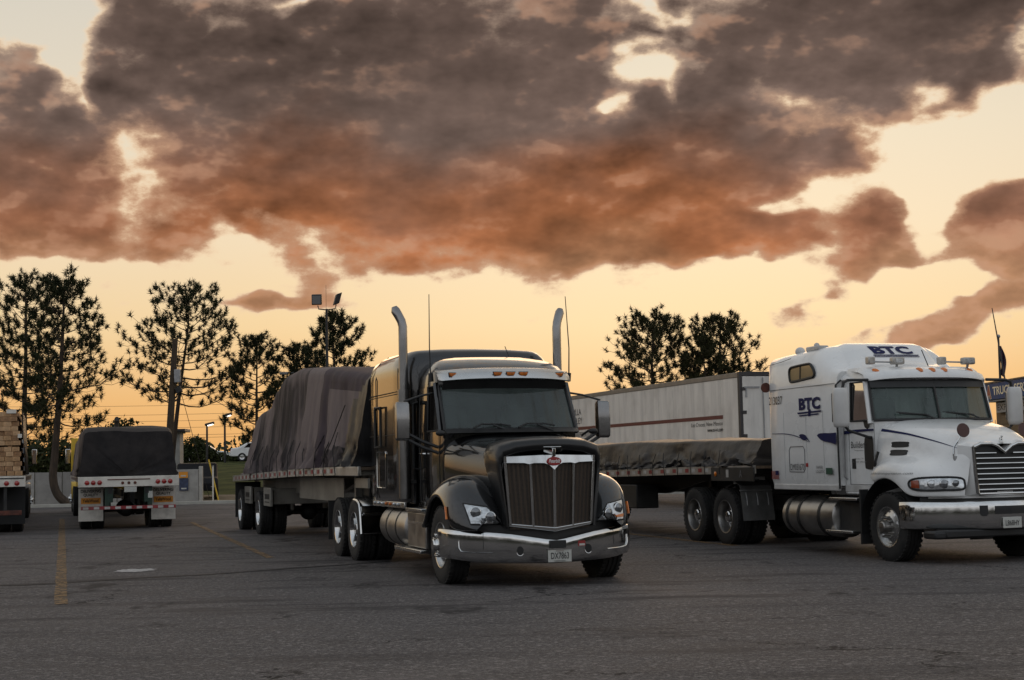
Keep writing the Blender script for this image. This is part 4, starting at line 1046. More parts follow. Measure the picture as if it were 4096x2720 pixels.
def flatbed(T, x_front, x_rear, zdeck, w=1.285, frame='dark_metal', rail='alu_deck', tapes=40, tape_w=.19, y_sides=(-1, 1), axles=(), rim=None, boxes=True, legs=True, kingpin=None):
    """deck with side rails (reflector tape, stake pockets), main beams, cross members, axles, landing gear"""
    X = np.linspace(x_rear, x_front, 40)
    b = MB(); b.loft([[(x, -w + .02, zdeck(x) - .05), (x, w - .02, zdeck(x) - .05), (x, w - .02, zdeck(x)), (x, -w + .02, zdeck(x))] for x in X], True, True); b.build('deck', M['wood_deck'], T, smooth=30)
    for s in (-1, 1):
        b = MB(); b.loft([[(x, s * (w - .03), zdeck(x) - .135), (x, s * (w + .01), zdeck(x) - .135), (x, s * (w + .01), zdeck(x) + .008), (x, s * (w - .03), zdeck(x) + .008)] for x in X], True, True); rl = b.build('side_rail', M[rail], T, smooth=30)
        if s in y_sides:
            L = abs(x_front - x_rear) - 1.6; n = tapes
            mr, mw = MB(), MB()
            for i in range(n):
                xa = x_rear + .2 + L * i / n; xb = xa + tape_w
                z = zdeck(xa) - .062; 
                (mr if i % 2 else mw).add([(xa, s * (w + .013), z - .036), (xb, s * (w + .013), zdeck(xb) - .098), (xb, s * (w + .013), zdeck(xb) - .026), (xa, s * (w + .013), z + .036)], [(0, 1, 2, 3)])
            for q, mm in ((mr, M['tape_red']), (mw, M['tape_white'])):
                o = q.build('reflector_tape', mm, rl, smooth=0); o['kind'] = 'stuff'
    b = MB()
    for s in (-1, 1):
        deep = lambda x: interp(x, [x_rear, x_rear + 3, x_front - 5.5, x_front - 3.8, x_front], [.40, .42, .46, .22, .20])
        b.loft([[(x, s * .47 - .05, zdeck(x) - .05 - deep(x)), (x, s * .47 + .05, zdeck(x) - .05 - deep(x)), (x, s * .47 + .05, zdeck(x) - .05), (x, s * .47 - .05, zdeck(x) - .05)] for x in X], True, True)
        bm_ = b.build('main_beam', M[frame], T, smooth=30); b = MB()
    for x in np.arange(x_rear + .4, x_front - .2, .62):
        b = MB(); b.bx(x - .035, x + .035, -w + .05, w - .05, zdeck(x) - .135, zdeck(x) - .055); b.build('cross_member', M[frame], T, smooth=0)
    for x in axles:
        dual(T, x, rim=rim); axle(T, x, .065)
        for s in (-1, 1):
            b = MB(); b.bx(x - .5, x + .5, s * .47 - .045, s * .47 + .045, .55, .95); b.build('suspension', M[frame], T, smooth=0, bevel=.03)
    if legs:
        for s in (-1, 1):
            b = MB(); x = x_front - 3.0; b.bx(x - .06, x + .06, s * .66 - .06, s * .66 + .06, .42, zdeck(x) - .14); b.bx(x - .14, x + .14, s * .66 - .13, s * .66 + .13, .38, .42); b.tube([(x, s * .6, .8), (x + .75, s * .5, zdeck(x) - .3)], .03, 6); b.build('landing_leg', M[frame], T, smooth=0)

M['tape_red'] = mat('red reflector tape', (.26, .025, .03), .35, var=.25, vscale=5, dirt=.4)
M['tape_white'] = mat('white reflector tape', (.50, .48, .45), .35, var=.2, vscale=5, dirt=.4)

def black_truck_trailer():
    T = thing('flatbed_trailer', 'arched aluminium flatbed trailer coupled to the black tractor', 'trailer', (.1396, 20.3227, 0), .3145 - PI / 2)
    zd = lambda x: interp(x, [-20.2, -15, -10.6, -6.8, -4.6], [1.355, 1.44, 1.512, 1.542, 1.545])
    flatbed(T, -4.62, -20.1, zd, axles=(-16.35, -19.44), frame='alu_dull', rim=M['chrome'], tapes=44)
    for s in (-1, 1):
        b = MB(); b.bx(-6.4, -4.6, s * 1.30 - .012, s * 1.30 + .012, 1.40, 1.553); b.build('nose_plate', M['alu_deck'], T, bevel=.01)
        b = MB(); b.bx(-5.6, -4.65, s * 1.12 - .02, s * 1.12 + .02, 1.20, 1.36); b.build('nose_skirt', M['alu_dull'], T)
        for x0, x1 in ((-16.15, -13.1), (-19.3, -17.4)):
            # pale box above each axle with a dark slotted opening
            b = MB(); y = s * 1.12; b.bx(x0 + .35, x0 + 1.35, y - .03, y + .03, .68, 1.10); bx_ = b.build('side_box', M['alu_dull'], T, bevel=.01)
            b = MB(); b.bx(x0 + .55, x0 + 1.2, y + s * .031 - .004, y + s * .031 + .004, .84, .96); b.bx(x0 + .55, x0 + 1.2, y + s * .031 - .004, y + s * .031 + .004, .76, .785); b.build('box_slot', M['plastic'], bx_)
        b = MB(); b.bx(-19.98, -19.94, s * .6 if s > 0 else -1.25, s * 1.25 if s > 0 else -.6, .3, 1.2); b.build('mudflap', M['flap_black'], T)
    for xa in (-15.3, -18.3): MB().bx(xa, xa + .28, -1.05, 1.05, .72, 1.08).build('air_tank_panel', M['alu_dull'], T, bevel=.02)
    for s in (-1, 1):
        b = MB(); b.bx(-12.9, -8.2, s * .80 - .01, s * .80 + .01, .90, 1.34); b.build('belly_panel', M['alu_dull'], T)
    b = MB(); b.bx(-8.2, -7.0, -.6, .6, 1.0, 1.3); b.build('king_pin_box', M['dark_metal'], T, bevel=.03)
    # ---- the load
    Ld = thing('tarped_load', 'tall load under faded grey-violet and black tarps on the flatbed behind the black tractor', 'load', (.1396, 20.3227, 0), .3145 - PI / 2)
    top = lambda x: interp(x, [-18.9, -18.4, -17.7, -17.3, -15.5, -14.9, -13.6, -11.6, -9.0, -6.8, -4.75], [1.72, 2.25, 2.78, 2.88, 3.0, 3.28, 3.55, 3.60, 3.44, 3.24, 3.06])
    ht = lambda x: interp(x, [-18, -16, -12, -4.7], [1.0, 1.0, 1.02, 1.08])
    def mf(x, z, y):
        lim = interp(z, [1.5, 2.5, 2.95], [-6.85, -6.1, -5.0])
        if x > lim: return 1
        if -8.6 < x < -8.0 or (x > -8.6 and z > interp(x, [-8.6, -5], [3.1, 2.80])): return 2  # the narrow violet band puts a fold's shade into the colour
        if x > -10.4 and z > 1.9: return 3
        if x < -16.9: return 3
        return 0
    tarp_load(Ld, 'tarp', (-18.9, -4.75), top, ht, 1.25, zd, .10, 11, [M['tarp_faded'], M['tarp_black'], M['tarp_violet'], M['tarp_panel']], bunch=1.0, nseg=190, matf=mf)
    rnd = random.Random(3)
    for i in range(11):
        x = -16.8 + i * 1.02 + rnd.uniform(-.2, .2); b = MB()
        dx = rnd.uniform(-.5, .5); b.tube([(x + dx, -1.16, zd(x) + .62), (x + dx * .5, -1.30, zd(x) + .3), (x, -1.31, zd(x) - .05), (x + .02, -1.305, zd(x) - .14)], .008, 5); b.build('bungee_strap', M['strap'], Ld)
    b = MB(); b.tube([(-5.9, -1.24, 2.60), (-6.9, -1.29, 2.0), (-7.9, -1.31, 1.56)], .009, 5); b.build('bungee_strap', M['strap'], Ld)
black_truck_trailer()

def white_truck_trailer():
    T = thing('flatbed_trailer', 'dark steel flatbed trailer with red and white tape coupled to the white tractor', 'trailer', (6.6447, 22.7306, 0), .3145 - PI / 2)
    zd = lambda x: interp(x, [-18.4, -11.3, -7, -3.85], [1.30, 1.335, 1.40, 1.425])
    flatbed(T, -4.05, -18.6, zd, axles=(-16.2, -17.5), tapes=44, tape_w=.16)
    for s in (-1, 1):
        b = MB(); b.bx(-5.75, -4.03, s * 1.30 - .012, s * 1.30 + .012, 1.15, 1.40); b.build('nose_plate', M['dark_metal'], T, bevel=.01)
        l = MB(); l.lathe([(.045, 0), (.045, .02), (.03, .03), (.002, .034)], (-5.55, s * 1.305, 1.28), (0, s, 0), 16); l.build('marker_lamp', M['amber'], T)
        b = MB(); b.bx(-5.12, -5.02, s * 1.312 - .003, s * 1.312 + .003, 1.22, 1.36); b.build('decal', M['tape_white'], T)
        b = MB(); b.bx(-11.4, -9.6, s * .95 - .25, s * .95 + .25, .55, 1.05); b.build('tool_box', M['dark_metal'], T, bevel=.02)
    lettering('A', M['grey_ink'], T, (-4.58, -1.315, 1.22), (1, 0, 0), (0, 0, 1), .10, .13)
    L = thing('tarped_load', 'low load under a wrinkled black tarp on the flatbed behind the white tractor', 'load', (6.6447, 22.7306, 0), .3145 - PI / 2)
    top = lambda x: interp(x, [-18.2, -17.8, -12, -9.85, -8.5, -6.6, -5, -4.1], [1.75, 1.9, 1.93, 1.955, 1.925, 1.92, 1.90, 1.885])
    tarp_load(L, 'tarp', (-18.2, -4.12), top, lambda x: 1.08, 1.27, zd, .075, 23, [M['tarp_black2']], bunch=1.0, nseg=170)
    rnd = random.Random(8)
    for i in range(12):
        x = -12.2 + i * .62; b = MB(); d = rnd.uniform(-.25, .05)
        b.tube([(x + d, -1.24, zd(x) + .30), (x + d * .4, -1.31, zd(x) + .1), (x, -1.315, zd(x) - .14)], .008, 5); b.build('bungee_strap', M['strap'], L)
M['tarp_black2'] = mat('grey black vinyl tarp', (.011, .0105, .011), .46, 0, 0, spec=.3, var=.3, vscale=1.2, col2=(.034, .031, .031), bump=.5, bscale=6)
white_truck_trailer()

# ------------------------------------------------------------------ the white tractor on the right
def white_tractor():
    T = thing('semi_truck', 'white sleeper-cab tractor with blue BTC lettering and swoosh, cut off by right edge', 'truck', (6.6447, 22.7306, 0), .3145 - PI / 2)
    WP, CH, PL = M['white_paint'], M['chrome'], M['plastic']
    for s in (-1, 1): wheel(T, 0, s * 1.06, hub=M['tank'])
    for x in (-5.44, -6.76): dual(T, x, rim=M['tank']); axle(T, x)
    axle(T, 0, .06); frame_rails(T, -7.5, .7)
    b = MB(); b.lathe([(.02, 0), (.48, 0), (.48, .05), (.02, .05)], (-6.0, 0, 1.05), (0, 0, 1), 24); b.bx(-6.5, -5.5, -.45, .45, .88, 1.05); b.build('fifth_wheel', M['dark_metal'], T)
    # --- hood with integral fenders: one moulded piece
    #   x, hood top, shoulder (y,z), valley (y,z), crest (y,z), outer y, lip z
    St = [(-.50, 2.115, (.96, 2.02), (1.03, 1.55), (1.10, 1.34), 1.16, 1.22),
          (-.34, 2.105, (.95, 2.00), (1.01, 1.58), (1.09, 1.44), 1.22, 1.14),
          (-.12, 2.08, (.93, 1.965), (.98, 1.60), (1.06, 1.505), 1.245, 1.22),
          (.12, 2.045, (.89, 1.925), (.94, 1.58), (1.03, 1.515), 1.245, 1.22),
          (.36, 2.00, (.84, 1.875), (.90, 1.56), (1.00, 1.50), 1.245, 1.13),
          (.54, 1.955, (.79, 1.83), (.86, 1.53), (.97, 1.475), 1.23, .975),
          (.72, 1.90, (.73, 1.775), (.82, 1.50), (.93, 1.43), 1.16, .955),
          (.90, 1.84, (.67, 1.72), (.76, 1.47), (.86, 1.375), 1.05, .955),
          (1.04, 1.785, (.62, 1.665), (.70, 1.43), (.78, 1.29), .92, .955),
          (1.13, 1.74, (.58, 1.60), (.64, 1.36), (.70, 1.18), .78, .955),
          (1.18, 1.70, (.54, 1.52), (.58, 1.28), (.62, 1.10), .66, .955)]
    rows = []
    for x, zt, sh, va, cr, yo, zl in St:
        p = [(0, zt), (sh[0] * .45, zt - .006), (sh[0] * .8, zt - .035), sh, (sh[0] * .45 + va[0] * .55, sh[1] * .45 + va[1] * .55), va, cr, (yo * .75 + cr[0] * .25, cr[1] * .82 + zl * .18), (yo, cr[1] * .5 + zl * .5), (yo + .005, zl + .03), (yo - .012, zl), (yo - .07, zl + .004)]
        rows.append([(x, -y, z) for y, z in reversed(p)] + [(x, y, z) for y, z in p[1:]])
    h = MB(); h.grid(rows); hood = h.build('hood', WP, T, smooth=0, sub=2); hood.data.polygons.foreach_set('use_smooth', [True] * len(hood.data.polygons))
    hb = eval_bvh(hood)
    # body below grille and headlights
    b = MB(); b.grid([[(1.20 - .42 * (abs(y) / 1.0) ** 2.2, y, z) for y in np.linspace(-1.0, 1.0, 17)] for z in (.93, 1.02)]); b.build('nose_lower', WP, T)
    b = MB(); b.grid([[(1.18 - .42 * (abs(y) / 1.0) ** 2.2, y, z) for y in np.linspace(-1.08, 1.08, 17)] for z in (.80, .95)]); b.build('valance', PL, T)
    # --- grille with its notched top
    GX = 1.225
    outl = [(-.515, 1.655), (-.40, 1.700), (-.22, 1.700), (-.12, 1.665), (0, 1.575), (.12, 1.665), (.22, 1.700), (.40, 1.700), (.515, 1.655), (.50, 1.30), (.475, 1.005), (.45, .985), (-.45, .985), (-.475, 1.005), (-.50, 1.30)]
    b = MB(); b.loft([[(GX - .20, y * .97, z) for y, z in outl], [(GX - .03, y * .97, z) for y, z in outl]], True, True); gb = b.build('grille_backing', PL, T, smooth=0)
    b = MB(); b.loft([[(xx, y * k, 1.33 + (z - 1.33) * kz) for y, z in outl] for xx, k, kz in ((1.04, 1.28, 1.10), (1.13, 1.15, 1.06), (1.205, 1.04, 1.02), (1.19, .99, .99))], True, False); b.build('grille_surround', WP, T, smooth=60)
    b = MB(); b.tube([(GX, y, z) for y, z in outl + [outl[0]]], .026, 8); b.build('grille_frame', CH, T, smooth=60)
    for i in range(8):
        z = 1.045 + i * .074
        w = interp(z, [.98, 1.66], [.455, .49])
        segs = [(-w, w)] if z < 1.56 else [(-w, -.14), (.14, w)]
        for (ya, yb) in segs:
            q = MB(); q.obx((GX - .012, (ya + yb) / 2, z), (.022, 0, .006), (0, (yb - ya) / 2, 0), (-.003, 0, .009)); q.build('grille_bar', CH, gb, bevel=.004)
    b = MB()   # small dog-shaped hood ornament reduced to a plain chrome figure
    b.lathe([(.03, 0), (.028, .012), (.012, .016)], (1.16, 0, 1.715), (0, 0, 1), 12); b.ball((1.15, 0, 1.765), .026, 10, 6, (1.2, .8, 1.0)); b.ball((1.175, 0, 1.80), .018, 10, 6); b.tube([(1.165, .012, 1.75), (1.175, .014, 1.73)], .009, 6); b.tube([(1.165, -.012, 1.75), (1.175, -.014, 1.73)], .009, 6)
    b.build('hood_ornament', CH, T)
    # --- headlights
    for s in (-1, 1):
        q = [(s * 1.165, 1.225), (s * .66, 1.215), (s * .655, 1.055), (s * 1.19, 1.065)]
        P = smoothpath([(s * 1.20, 1.14), (s * 1.15, 1.215), (s * .95, 1.232), (s * .69, 1.218), (s * .645, 1.15), (s * .68, 1.063), (s * .9, 1.052), (s * 1.15, 1.056)], 5, True)
        c = np.array([s * .92, 1.14]); hl = MB(); rings = [yz_patch(hb, [tuple(c + (np.array(p) - c) * k) for p in P], .008 + .018 * (1 - k)) for k in (1, .75, .5, .25, .02)]
        hl.loft(rings, True, False); hl = hl.build('headlight', M['lens'], T, smooth=80)
        r_ = MB(); r_.tube(yz_patch(hb, P + [P[0]], .010), .016, 6); r_.build('headlight_rim', PL, hl)
        for (y, z, r, mm) in ((1.02, 1.14, .060, 'lens'), (.90, 1.14, .066, 'bulb'), (.77, 1.145, .050, 'bulb')):
            c3 = yz_patch(hb, [(s * y, z)], .022)[0]; l = MB(); l.lathe([(r, -.02), (r, .012), (r * .88, .018)], c3, (1, s * .3, 0), 20); l.m = 1; l.lathe([(r * .88, .014), (r * .55, .024), (.002, .03)], c3, (1, s * .3, 0), 20); l.build('lamp', [CH, M[mm]], hl)
        am = MB(); am.grid(patch_grid(hb, [(s * 1.178, 1.185), (s * 1.125, 1.195), (s * 1.125, 1.08), (s * 1.183, 1.09)], .024, 4, 4)); am.build('turn_signal', M['amber_dark'], hl, smooth=80)
    # --- bumper
    bst = [(1.23, .38), (1.245, .52), (1.22, .66), (1.10, .80), (.9, .96), (.6, 1.15), (.3, 1.27), (0, 1.31)]
    bst = [(-y, x) for y, x in bst] + [(y, x) for y, x in reversed(bst[:-1])]
    b = MB(); rows = []
    for y, x in bst:
        nx, ny = (1.0, 0.0) if abs(y) < 1.1 else (.5, math.copysign(.85, y))
        rows.append([(x + nx * o, y + ny * o, z) for o, z in ((-.14, .885), (-.02, .89), (.0, .875), (.01, .80), (.012, .62), (.004, .52), (-.015, .495), (-.10, .49))])
    b.grid(rows); bu = b.build('bumper', CH, T, smooth=60); bb = eval_bvh(bu)
    for s in (-1, 1):
        pts = yz_patch(bb, [(s * (.40 + .055 * u), z) for u, z in ((-1, .825), (1, .825), (1, .71), (.6, .675), (-.6, .675), (-1, .71))], .004); t = MB(); t.add(pts, [tuple(range(6))]); t.build('tow_slot', PL, bu, smooth=0)
        t = MB(); t.obx((1.02, s * .75, .42), (.16, 0, 0), (0, .42, 0), (0, 0, .055)); t.build('air_dam', PL, T, bevel=.03)
    t = MB(); t.bx(.9, 1.2, -1.0, 1.0, .38, .49); t.build('air_dam', PL, T, bevel=.02)
    pts = yz_patch(bb, [(y, z) for y, z in ((-.25, .815), (-.1, .815), (.1, .815), (.25, .815), (.25, .70), (.1, .70), (-.1, .70), (-.25, .70))], .005); t = MB(); t.grid(patch_grid(bb, [(-.25, .815), (.25, .815), (.25, .70), (-.25, .70)], .006, 12, 3)); t.build('bumper_slot', PL, bu, smooth=0)
    pl = MB(); pl.bx(1.325, 1.333, -.155, .155, .50, .655); pl = pl.build('licence_plate', M['plate'], bu, bevel=.004)
    lettering('L868HY', M['ink'], T, (1.334, -.115, .535), (0, 1, 0), (0, 0, 1), .23, .075)
    # --- cab
    cab_shell(T, WP, (-.34, .20, -1.36, 1.075), (-.50, .20, -1.36, 1.045), .98, 2.10, 2.70,
              [(2.78, .02, .005), (2.86, .06, .02), (2.93, .16, .06)], -1.14, M['glass_m'], M['glass_s'])
    # dark strip across the top of the screen, centre bar, wipers
    b = MB(); b.grid([[(-.325 + o - .20 * abs(y / 1.06) ** 2.4, y, z) for y in np.linspace(-1.02, 1.02, 17)] for o, z in ((-.115, 2.60), (-.15, 2.70))]); b.build('sun_strip', PL, T)
    b = MB(); b.tube([(-.33, 0, 2.11), (-.48, 0, 2.68)], .018, 6); b.build('centre_bar', PL, T)
    for y0 in (-.68, .12):
        b = MB(); b.tube([(-.28, y0 + .55, 2.11), (-.36, y0 + .45, 2.17), (-.385, y0, 2.20)], .013, 6); b.tube([(-.35, y0 + .5, 2.165), (-.385, y0 - .05, 2.215)], .010, 5); b.build('wiper', PL, T)
    b = MB(); b.bx(-.62, -.615, .22, .48, 2.13, 2.20); b.build('dash_paper', M['plate'], T)
    # visor / roof brow and marker lamps
    rows = []
    for z, o in ((2.93, -.30), (2.905, -.10), (2.86, .04), (2.78, .10), (2.745, .10), (2.74, .05)):
        rows.append([(-.50 + o - .30 * abs(y / 1.1) ** 2.6, y * (1.0 + .04 * max(0, o + .1)), z - .05 * abs(y / 1.08) ** 4) for y in np.linspace(-1.07, 1.07, 23)])
    v = MB(); v.grid(rows); v = v.build('roof_brow', WP, T, smooth=70, solid=.015); vb = eval_bvh(v)
    for y in (-.86, -.22, 0, .22, .80):
        p = yz_patch(vb, [(y, 2.865)], 0)[0]; l = MB(); l.ball((0, 0, 0), .05, 14, 8, (1.5, 1.0, .75)); o = l.build('marker_lamp', M['amber'], v, loc=(p.x - .02, p.y, p.z)); o.rotation_euler = (0, R(18), -y * .25)
    for y in (-.62, .66):
        l = MB(); l.bx(-.06, .06, -.105, .105, -.055, .055); a = l.build('roof_light', M['alu_deck'], T, bevel=.02, loc=(-.72, y + .15, 3.02)); l = MB(); l.bx(.061, .066, -.06, .06, -.03, .03); l.build('roof_light_lens', M['lens'], a)
        l = MB(); l.bx(-.07, .05, -.06, .06, -.06, .06); l.build('roof_light', M['alu_deck'], T, bevel=.02, loc=(-.80, y - .27, 3.03)); l = MB(); l.tube([(-.76, y - .25, 3.01), (-.73, y + .1, 3.0)], .014, 6); l.tube([(-.72, y + .15, 2.98), (-.75, y + .15, 2.90)], .02, 6); l.build('light_arm', M['galv'], T)
    b = MB(); b.tube([(-.98, .27, 2.93), (-1.06, .20, 3.22)], .008, 5); b.build('roof_aerial', PL, T)
    # --- sleeper with raised roof
    def sec(x, w, zt, c, zb=1.10):
        p = [(w - .03, zb), (w, zb + .10), (w, 1.7), (w, 2.3), (w, 2.70), (w - .01, zt - c)]
        for a in np.linspace(.15, PI / 2, 7): p.append((w - .02 - c * 1.1 + c * 1.1 * math.cos(a), zt - c + c * math.sin(a)))
        p.append((w * .4, zt + .012))
        return [(x, -y, z) for y, z in p] + [(x, 0, zt + .02)] + [(x, y, z) for y, z in reversed(p)]
    b = MB(); rr = []
    for x, w, zt, c in ((-3.60, 1.18, 3.20, .12), (-3.55, 1.20, 3.25, .14), (-3.2, 1.205, 3.285, .2), (-2.6, 1.205, 3.33, .3), (-2.15, 1.205, 3.355, .36), (-1.95, 1.20, 3.34, .40), (-1.80, 1.20, 3.26, .40), (-1.66, 1.19, 3.12, .30), (-1.50, 1.18, 2.96, .16), (-1.37, 1.17, 2.90, .10)):
        rr.append(sec(x, w, zt, c))
    b.loft(rr, True, True); sl = b.build('sleeper', WP, T, smooth=50)
    # roof fairing: sloping front face from the brow up to the sleeper roof
    rows = []
    for x, zt, w in ((-.80, 2.91, 1.00), (-1.0, 2.945, 1.03), (-1.2, 2.985, 1.07), (-1.38, 3.05, 1.10), (-1.52, 3.15, 1.12), (-1.62, 3.25, 1.12), (-1.74, 3.345, 1.12), (-1.92, 3.395, 1.10), (-2.3, 3.385, 1.05)):
        zl = 2.76; rows.append([(x - .25 * abs(u) ** 3, u * w * (1.06 if abs(u) > .9 else 1), zt - (zt - zl) * max(0, (abs(u) - .55) / .45) ** 2.0) for u in np.linspace(-1, 1, 25)])
    b = MB(); b.grid(rows); fa = b.build('roof_fairing', WP, T, smooth=70, solid=.02); fb_ = eval_bvh(fa)
    lettering('BTC', M['navy'], fa, (-1.0, -.39, 3.195), (0, 1, 0), (.0, 0, 1), .78, .135, bold=.045, shear=-.15, wrap=(fb_, 2.0))
    for z0, z1 in ((3.155, 3.172), (3.132, 3.142)):
        q = yz_patch(fb_, [(y, z0) for y in np.linspace(-.38, .46, 8)] + [(y, z1) for y in np.linspace(.46, -.38, 8)], .012); b = MB(); b.add(q, [tuple(range(16))]); b.build('underline', M['navy'], fa, smooth=0)
    # sleeper side details
    for s in (-1, 1):
        y = s * 1.2075
        def P3(lst): return [(x, y, z) for x, z in lst]
        wn = smoothpath([(-2.80, 3.02), (-2.6, 3.055), (-2.2, 3.07), (-2.09, 3.05), (-1.99, 2.93), (-2.02, 2.86), (-2.2, 2.84), (-2.7, 2.81), (-2.80, 2.84)], 4, True)
        g = MB(); g.add([(x, s * 1.209 + 0, z) for x, z in wn], [tuple(range(len(wn)))]); g = g.build('bunk_window', M['bunk'], sl, smooth=0)
        f = MB(); f.tube([(x, s * 1.212, z) for x, z in wn + [wn[0]]], .022, 6); f.tube([(-2.44, s * 1.212, 3.06), (-2.46, s * 1.212, 2.83)], .012, 5); f.build('window_frame', PL, g)
        for i, lst in enumerate(([(-3.6, 2.70), (-1.37, 2.71)], [(-3.6, 3.13), (-3.1, 3.16), (-2.75, 3.20)])):
            t = MB(); t.tube(P3(lst), .006, 4); t.build('panel_seam', M['grey_ink'], sl)
        for x in (-3.08, -2.33, -1.78):
            t = MB(); t.tube(P3([(x, 1.2), (x, 2.30)]), .003, 4); t.build('panel_seam', M['seam_white'], sl)
        t = MB(); t.tube(P3([(-2.92, 1.32), (-2.92, 1.68), (-2.87, 1.735), (-2.45, 1.735), (-2.40, 1.68), (-2.40, 1.36), (-2.44, 1.315), (-2.92, 1.32)]), .008, 5); t.build('luggage_door', M['grey_ink'], sl)
        t = MB(); t.bx(-2.36, -2.30, y - .01, y + .012, 1.40, 1.46); t.build('door_latch', M['red'], sl)
        t = MB(); t.bx(-3.52, -1.38, s * 1.17 - .03, s * 1.17 + .03, 1.02, 1.115); t.build('sill', M['white_dirty'], T, bevel=.015)
        t = MB(); t.bx(-1.38, -.62, s * 1.05 - .03, s * 1.05 + .03, 1.0, 1.11); t.build('sill', M['white_dirty'], T, bevel=.015)
        t = MB(); t.tube([(-1.35, s * 1.19, 1.05), (-1.35, s * 1.20, 2.68), (-1.32, s * 1.12, 2.76)], .016, 6); t.build('cab_gap_seal', PL, T)
        # grab rail beside the door
        t = MB(); t.tube([(-1.28, s * 1.09, 1.20), (-1.28, s * 1.14, 1.24), (-1.28, s * 1.14, 2.1), (-1.28, s * 1.09, 2.14)], .016, 6); t.build('grab_handle', M['galv'], T)
        # door: lower look-down window, vents, handle, outline
        yd = s * 1.083
        t = MB(); t.add([(x, yd + s * .004, z) for x, z in smoothpath([(-.74, 1.82), (-.56, 1.86), (-.50, 1.80), (-.50, 1.42), (-.56, 1.36), (-.70, 1.36), (-.75, 1.42)], 4, True)], [tuple(range(28))]); t.build('lower_door_window', PL, T, smooth=0)
        t = MB(); t.bx(-1.13, -1.02, yd - .01, yd + .02, 1.36, 1.52); t.build('door_handle', PL, T, bevel=.01)
        t = MB(); t.tube([(x, yd, z) for x, z in ((-1.2, 2.1), (-1.2, 1.12), (-.52, 1.12), (-.46, 1.3), (-.46, 2.08))], .006, 4); t.build('door_gap', M['grey_ink'], T)
        # quarter window wedge
        t = MB(); t.add([(x, s * 1.078, z) for x, z in ((-.78, 2.10), (-.60, 2.10), (-.60, 2.0), (-.66, 1.96), (-.74, 2.0))], [(0, 1, 2, 3, 4)]); t.build('window_dip', PL, T, smooth=0)
        # hood side: two vents, hood latch
        for z in (1.72, 1.60):
            pts = []
            for x, zz in smoothpath([(-.15, z + .04), (.17, z + .035), (.19, z), (.17, z - .04), (-.14, z - .04), (-.16, z)], 4, True):
                hh = hb.ray_cast(Vector((x, s * 3, zz)), Vector((0, -s, 0))); pts.append(hh[0] + Vector((0, s * .006, 0)) if hh[0] is not None else Vector((x, s * .97, zz)))
            t = MB(); t.add(pts, [tuple(range(len(pts)))]); t.build('hood_vent', PL, T, smooth=0)
        t = MB(); t.tube([(-.46, s * 1.09, 1.40), (-.40, s * 1.12, 1.47), (-.36, s * 1.09, 1.62)], .022, 6); t.build('hood_latch', PL, T)
        # mirrors
        b = MB(); c = Vector((-.60, s * 1.56, 2.30)); rings = []
        for z, k in ((2.00, .55), (2.02, .85), (2.07, 1.0), (2.3, 1.03), (2.50, 1.0), (2.57, .85), (2.60, .55)):
            rings.append([(c.x + .09 * k * math.cos(a) * (1 if abs(math.cos(a)) < .8 else .95), c.y + .128 * (k * .5 + .5) * math.copysign(abs(math.sin(a)) ** .7, math.sin(a)), z) for a in np.linspace(0, 2 * PI, 18, endpoint=False)])
        b.loft(rings); mi = b.build('mirror', M['mirror_shell'], T, smooth=60)
        b = MB(); b.bx(-.70, -.694, c.y - .10, c.y + .10, 2.08, 2.52); b.build('mirror_glass', M['mirror'], mi)
        b = MB(); b.tube([(-.60, s * 1.52, 2.58), (-.60, s * 1.50, 2.68), (-.62, s * 1.42, 2.715), (-.62, s * 1.06, 2.72)], .024, 8).build('mirror_arm', PL, mi); b = MB(); b.tube([(-.60, s * 1.50, 2.02), (-.60, s * 1.44, 1.95), (-.58, s * 1.2, 1.87), (-.56, s * 1.08, 1.83)], .022, 8); b.build('mirror_arm', PL, mi)
        # round fender mirror
        foot = Vector((.86, s * .62, 1.52)); b = MB(); b.tube([(1.0, s * .66, 1.42), (1.0, s * .70, 1.56), (.96, s * .66, 1.66), (.98, s * .56, 1.80), (1.0, s * .52, 1.88)], .012, 6); fm = b.build('fender_mirror_arm', CH, T)
        b = MB(); b.lathe([(.002, -.03), (.06, -.025), (.10, -.008), (.104, .0), (.10, .012), (.002, .014)], (1.0, s * .52, 1.90), (1, 0, .15), 24); b.build('fender_mirror', M['mirror_back'], fm)
        b = MB(); b.cyl((1.0, s * .665, 1.40), (1.0, s * .665, 1.53), .038, n=14); b.build('mirror_foot', M['galv'], fm)
        # tank, straps, steps, mud guard behind wheel
        b = MB(); b.lathe([(.01, 0), (.30, 0), (.325, .02), (.33, .05), (.33, 1.62), (.325, 1.66), (.30, 1.68), (.01, 1.68)], (-3.28, s * .87, .60), (1, 0, 0), 30); tk = b.build('fuel_tank', M['tank'], T, smooth=40)
        for x in (-3.1, -2.72, -2.05):
            b = MB(); b.lathe([(.333, -.035), (.342, -.03), (.342, .03), (.333, .035)], (x, s * .87, .60), (1, 0, 0), 30); b.build('tank_strap', M['dark_metal'], tk)
        for (x0, x1, z) in ((-1.62, -.80, .875), (-1.76, -.95, .365)):
            b = MB(); b.bx(x0, x1, s * 1.0 if s > 0 else -1.24, s * 1.24 if s > 0 else -1.0, z, z + .045); b.build('step', M['brushed'], T, bevel=.01)
        b = MB(); b.bx(-1.58, -.72, s * .55 if s > 0 else -1.08, s * 1.08 if s > 0 else -.55, .36, .86); b.build('battery_box', M['dark_metal'], T, bevel=.02)
        b = MB(); b.grid([[(.70 * math.cos(a), yy, .5 + .72 * math.sin(a)) for a in np.linspace(PI * .12, PI * 1.05, 20)] for yy in (s * .55, s * 1.22)]); b.build('fender_liner', PL, T)
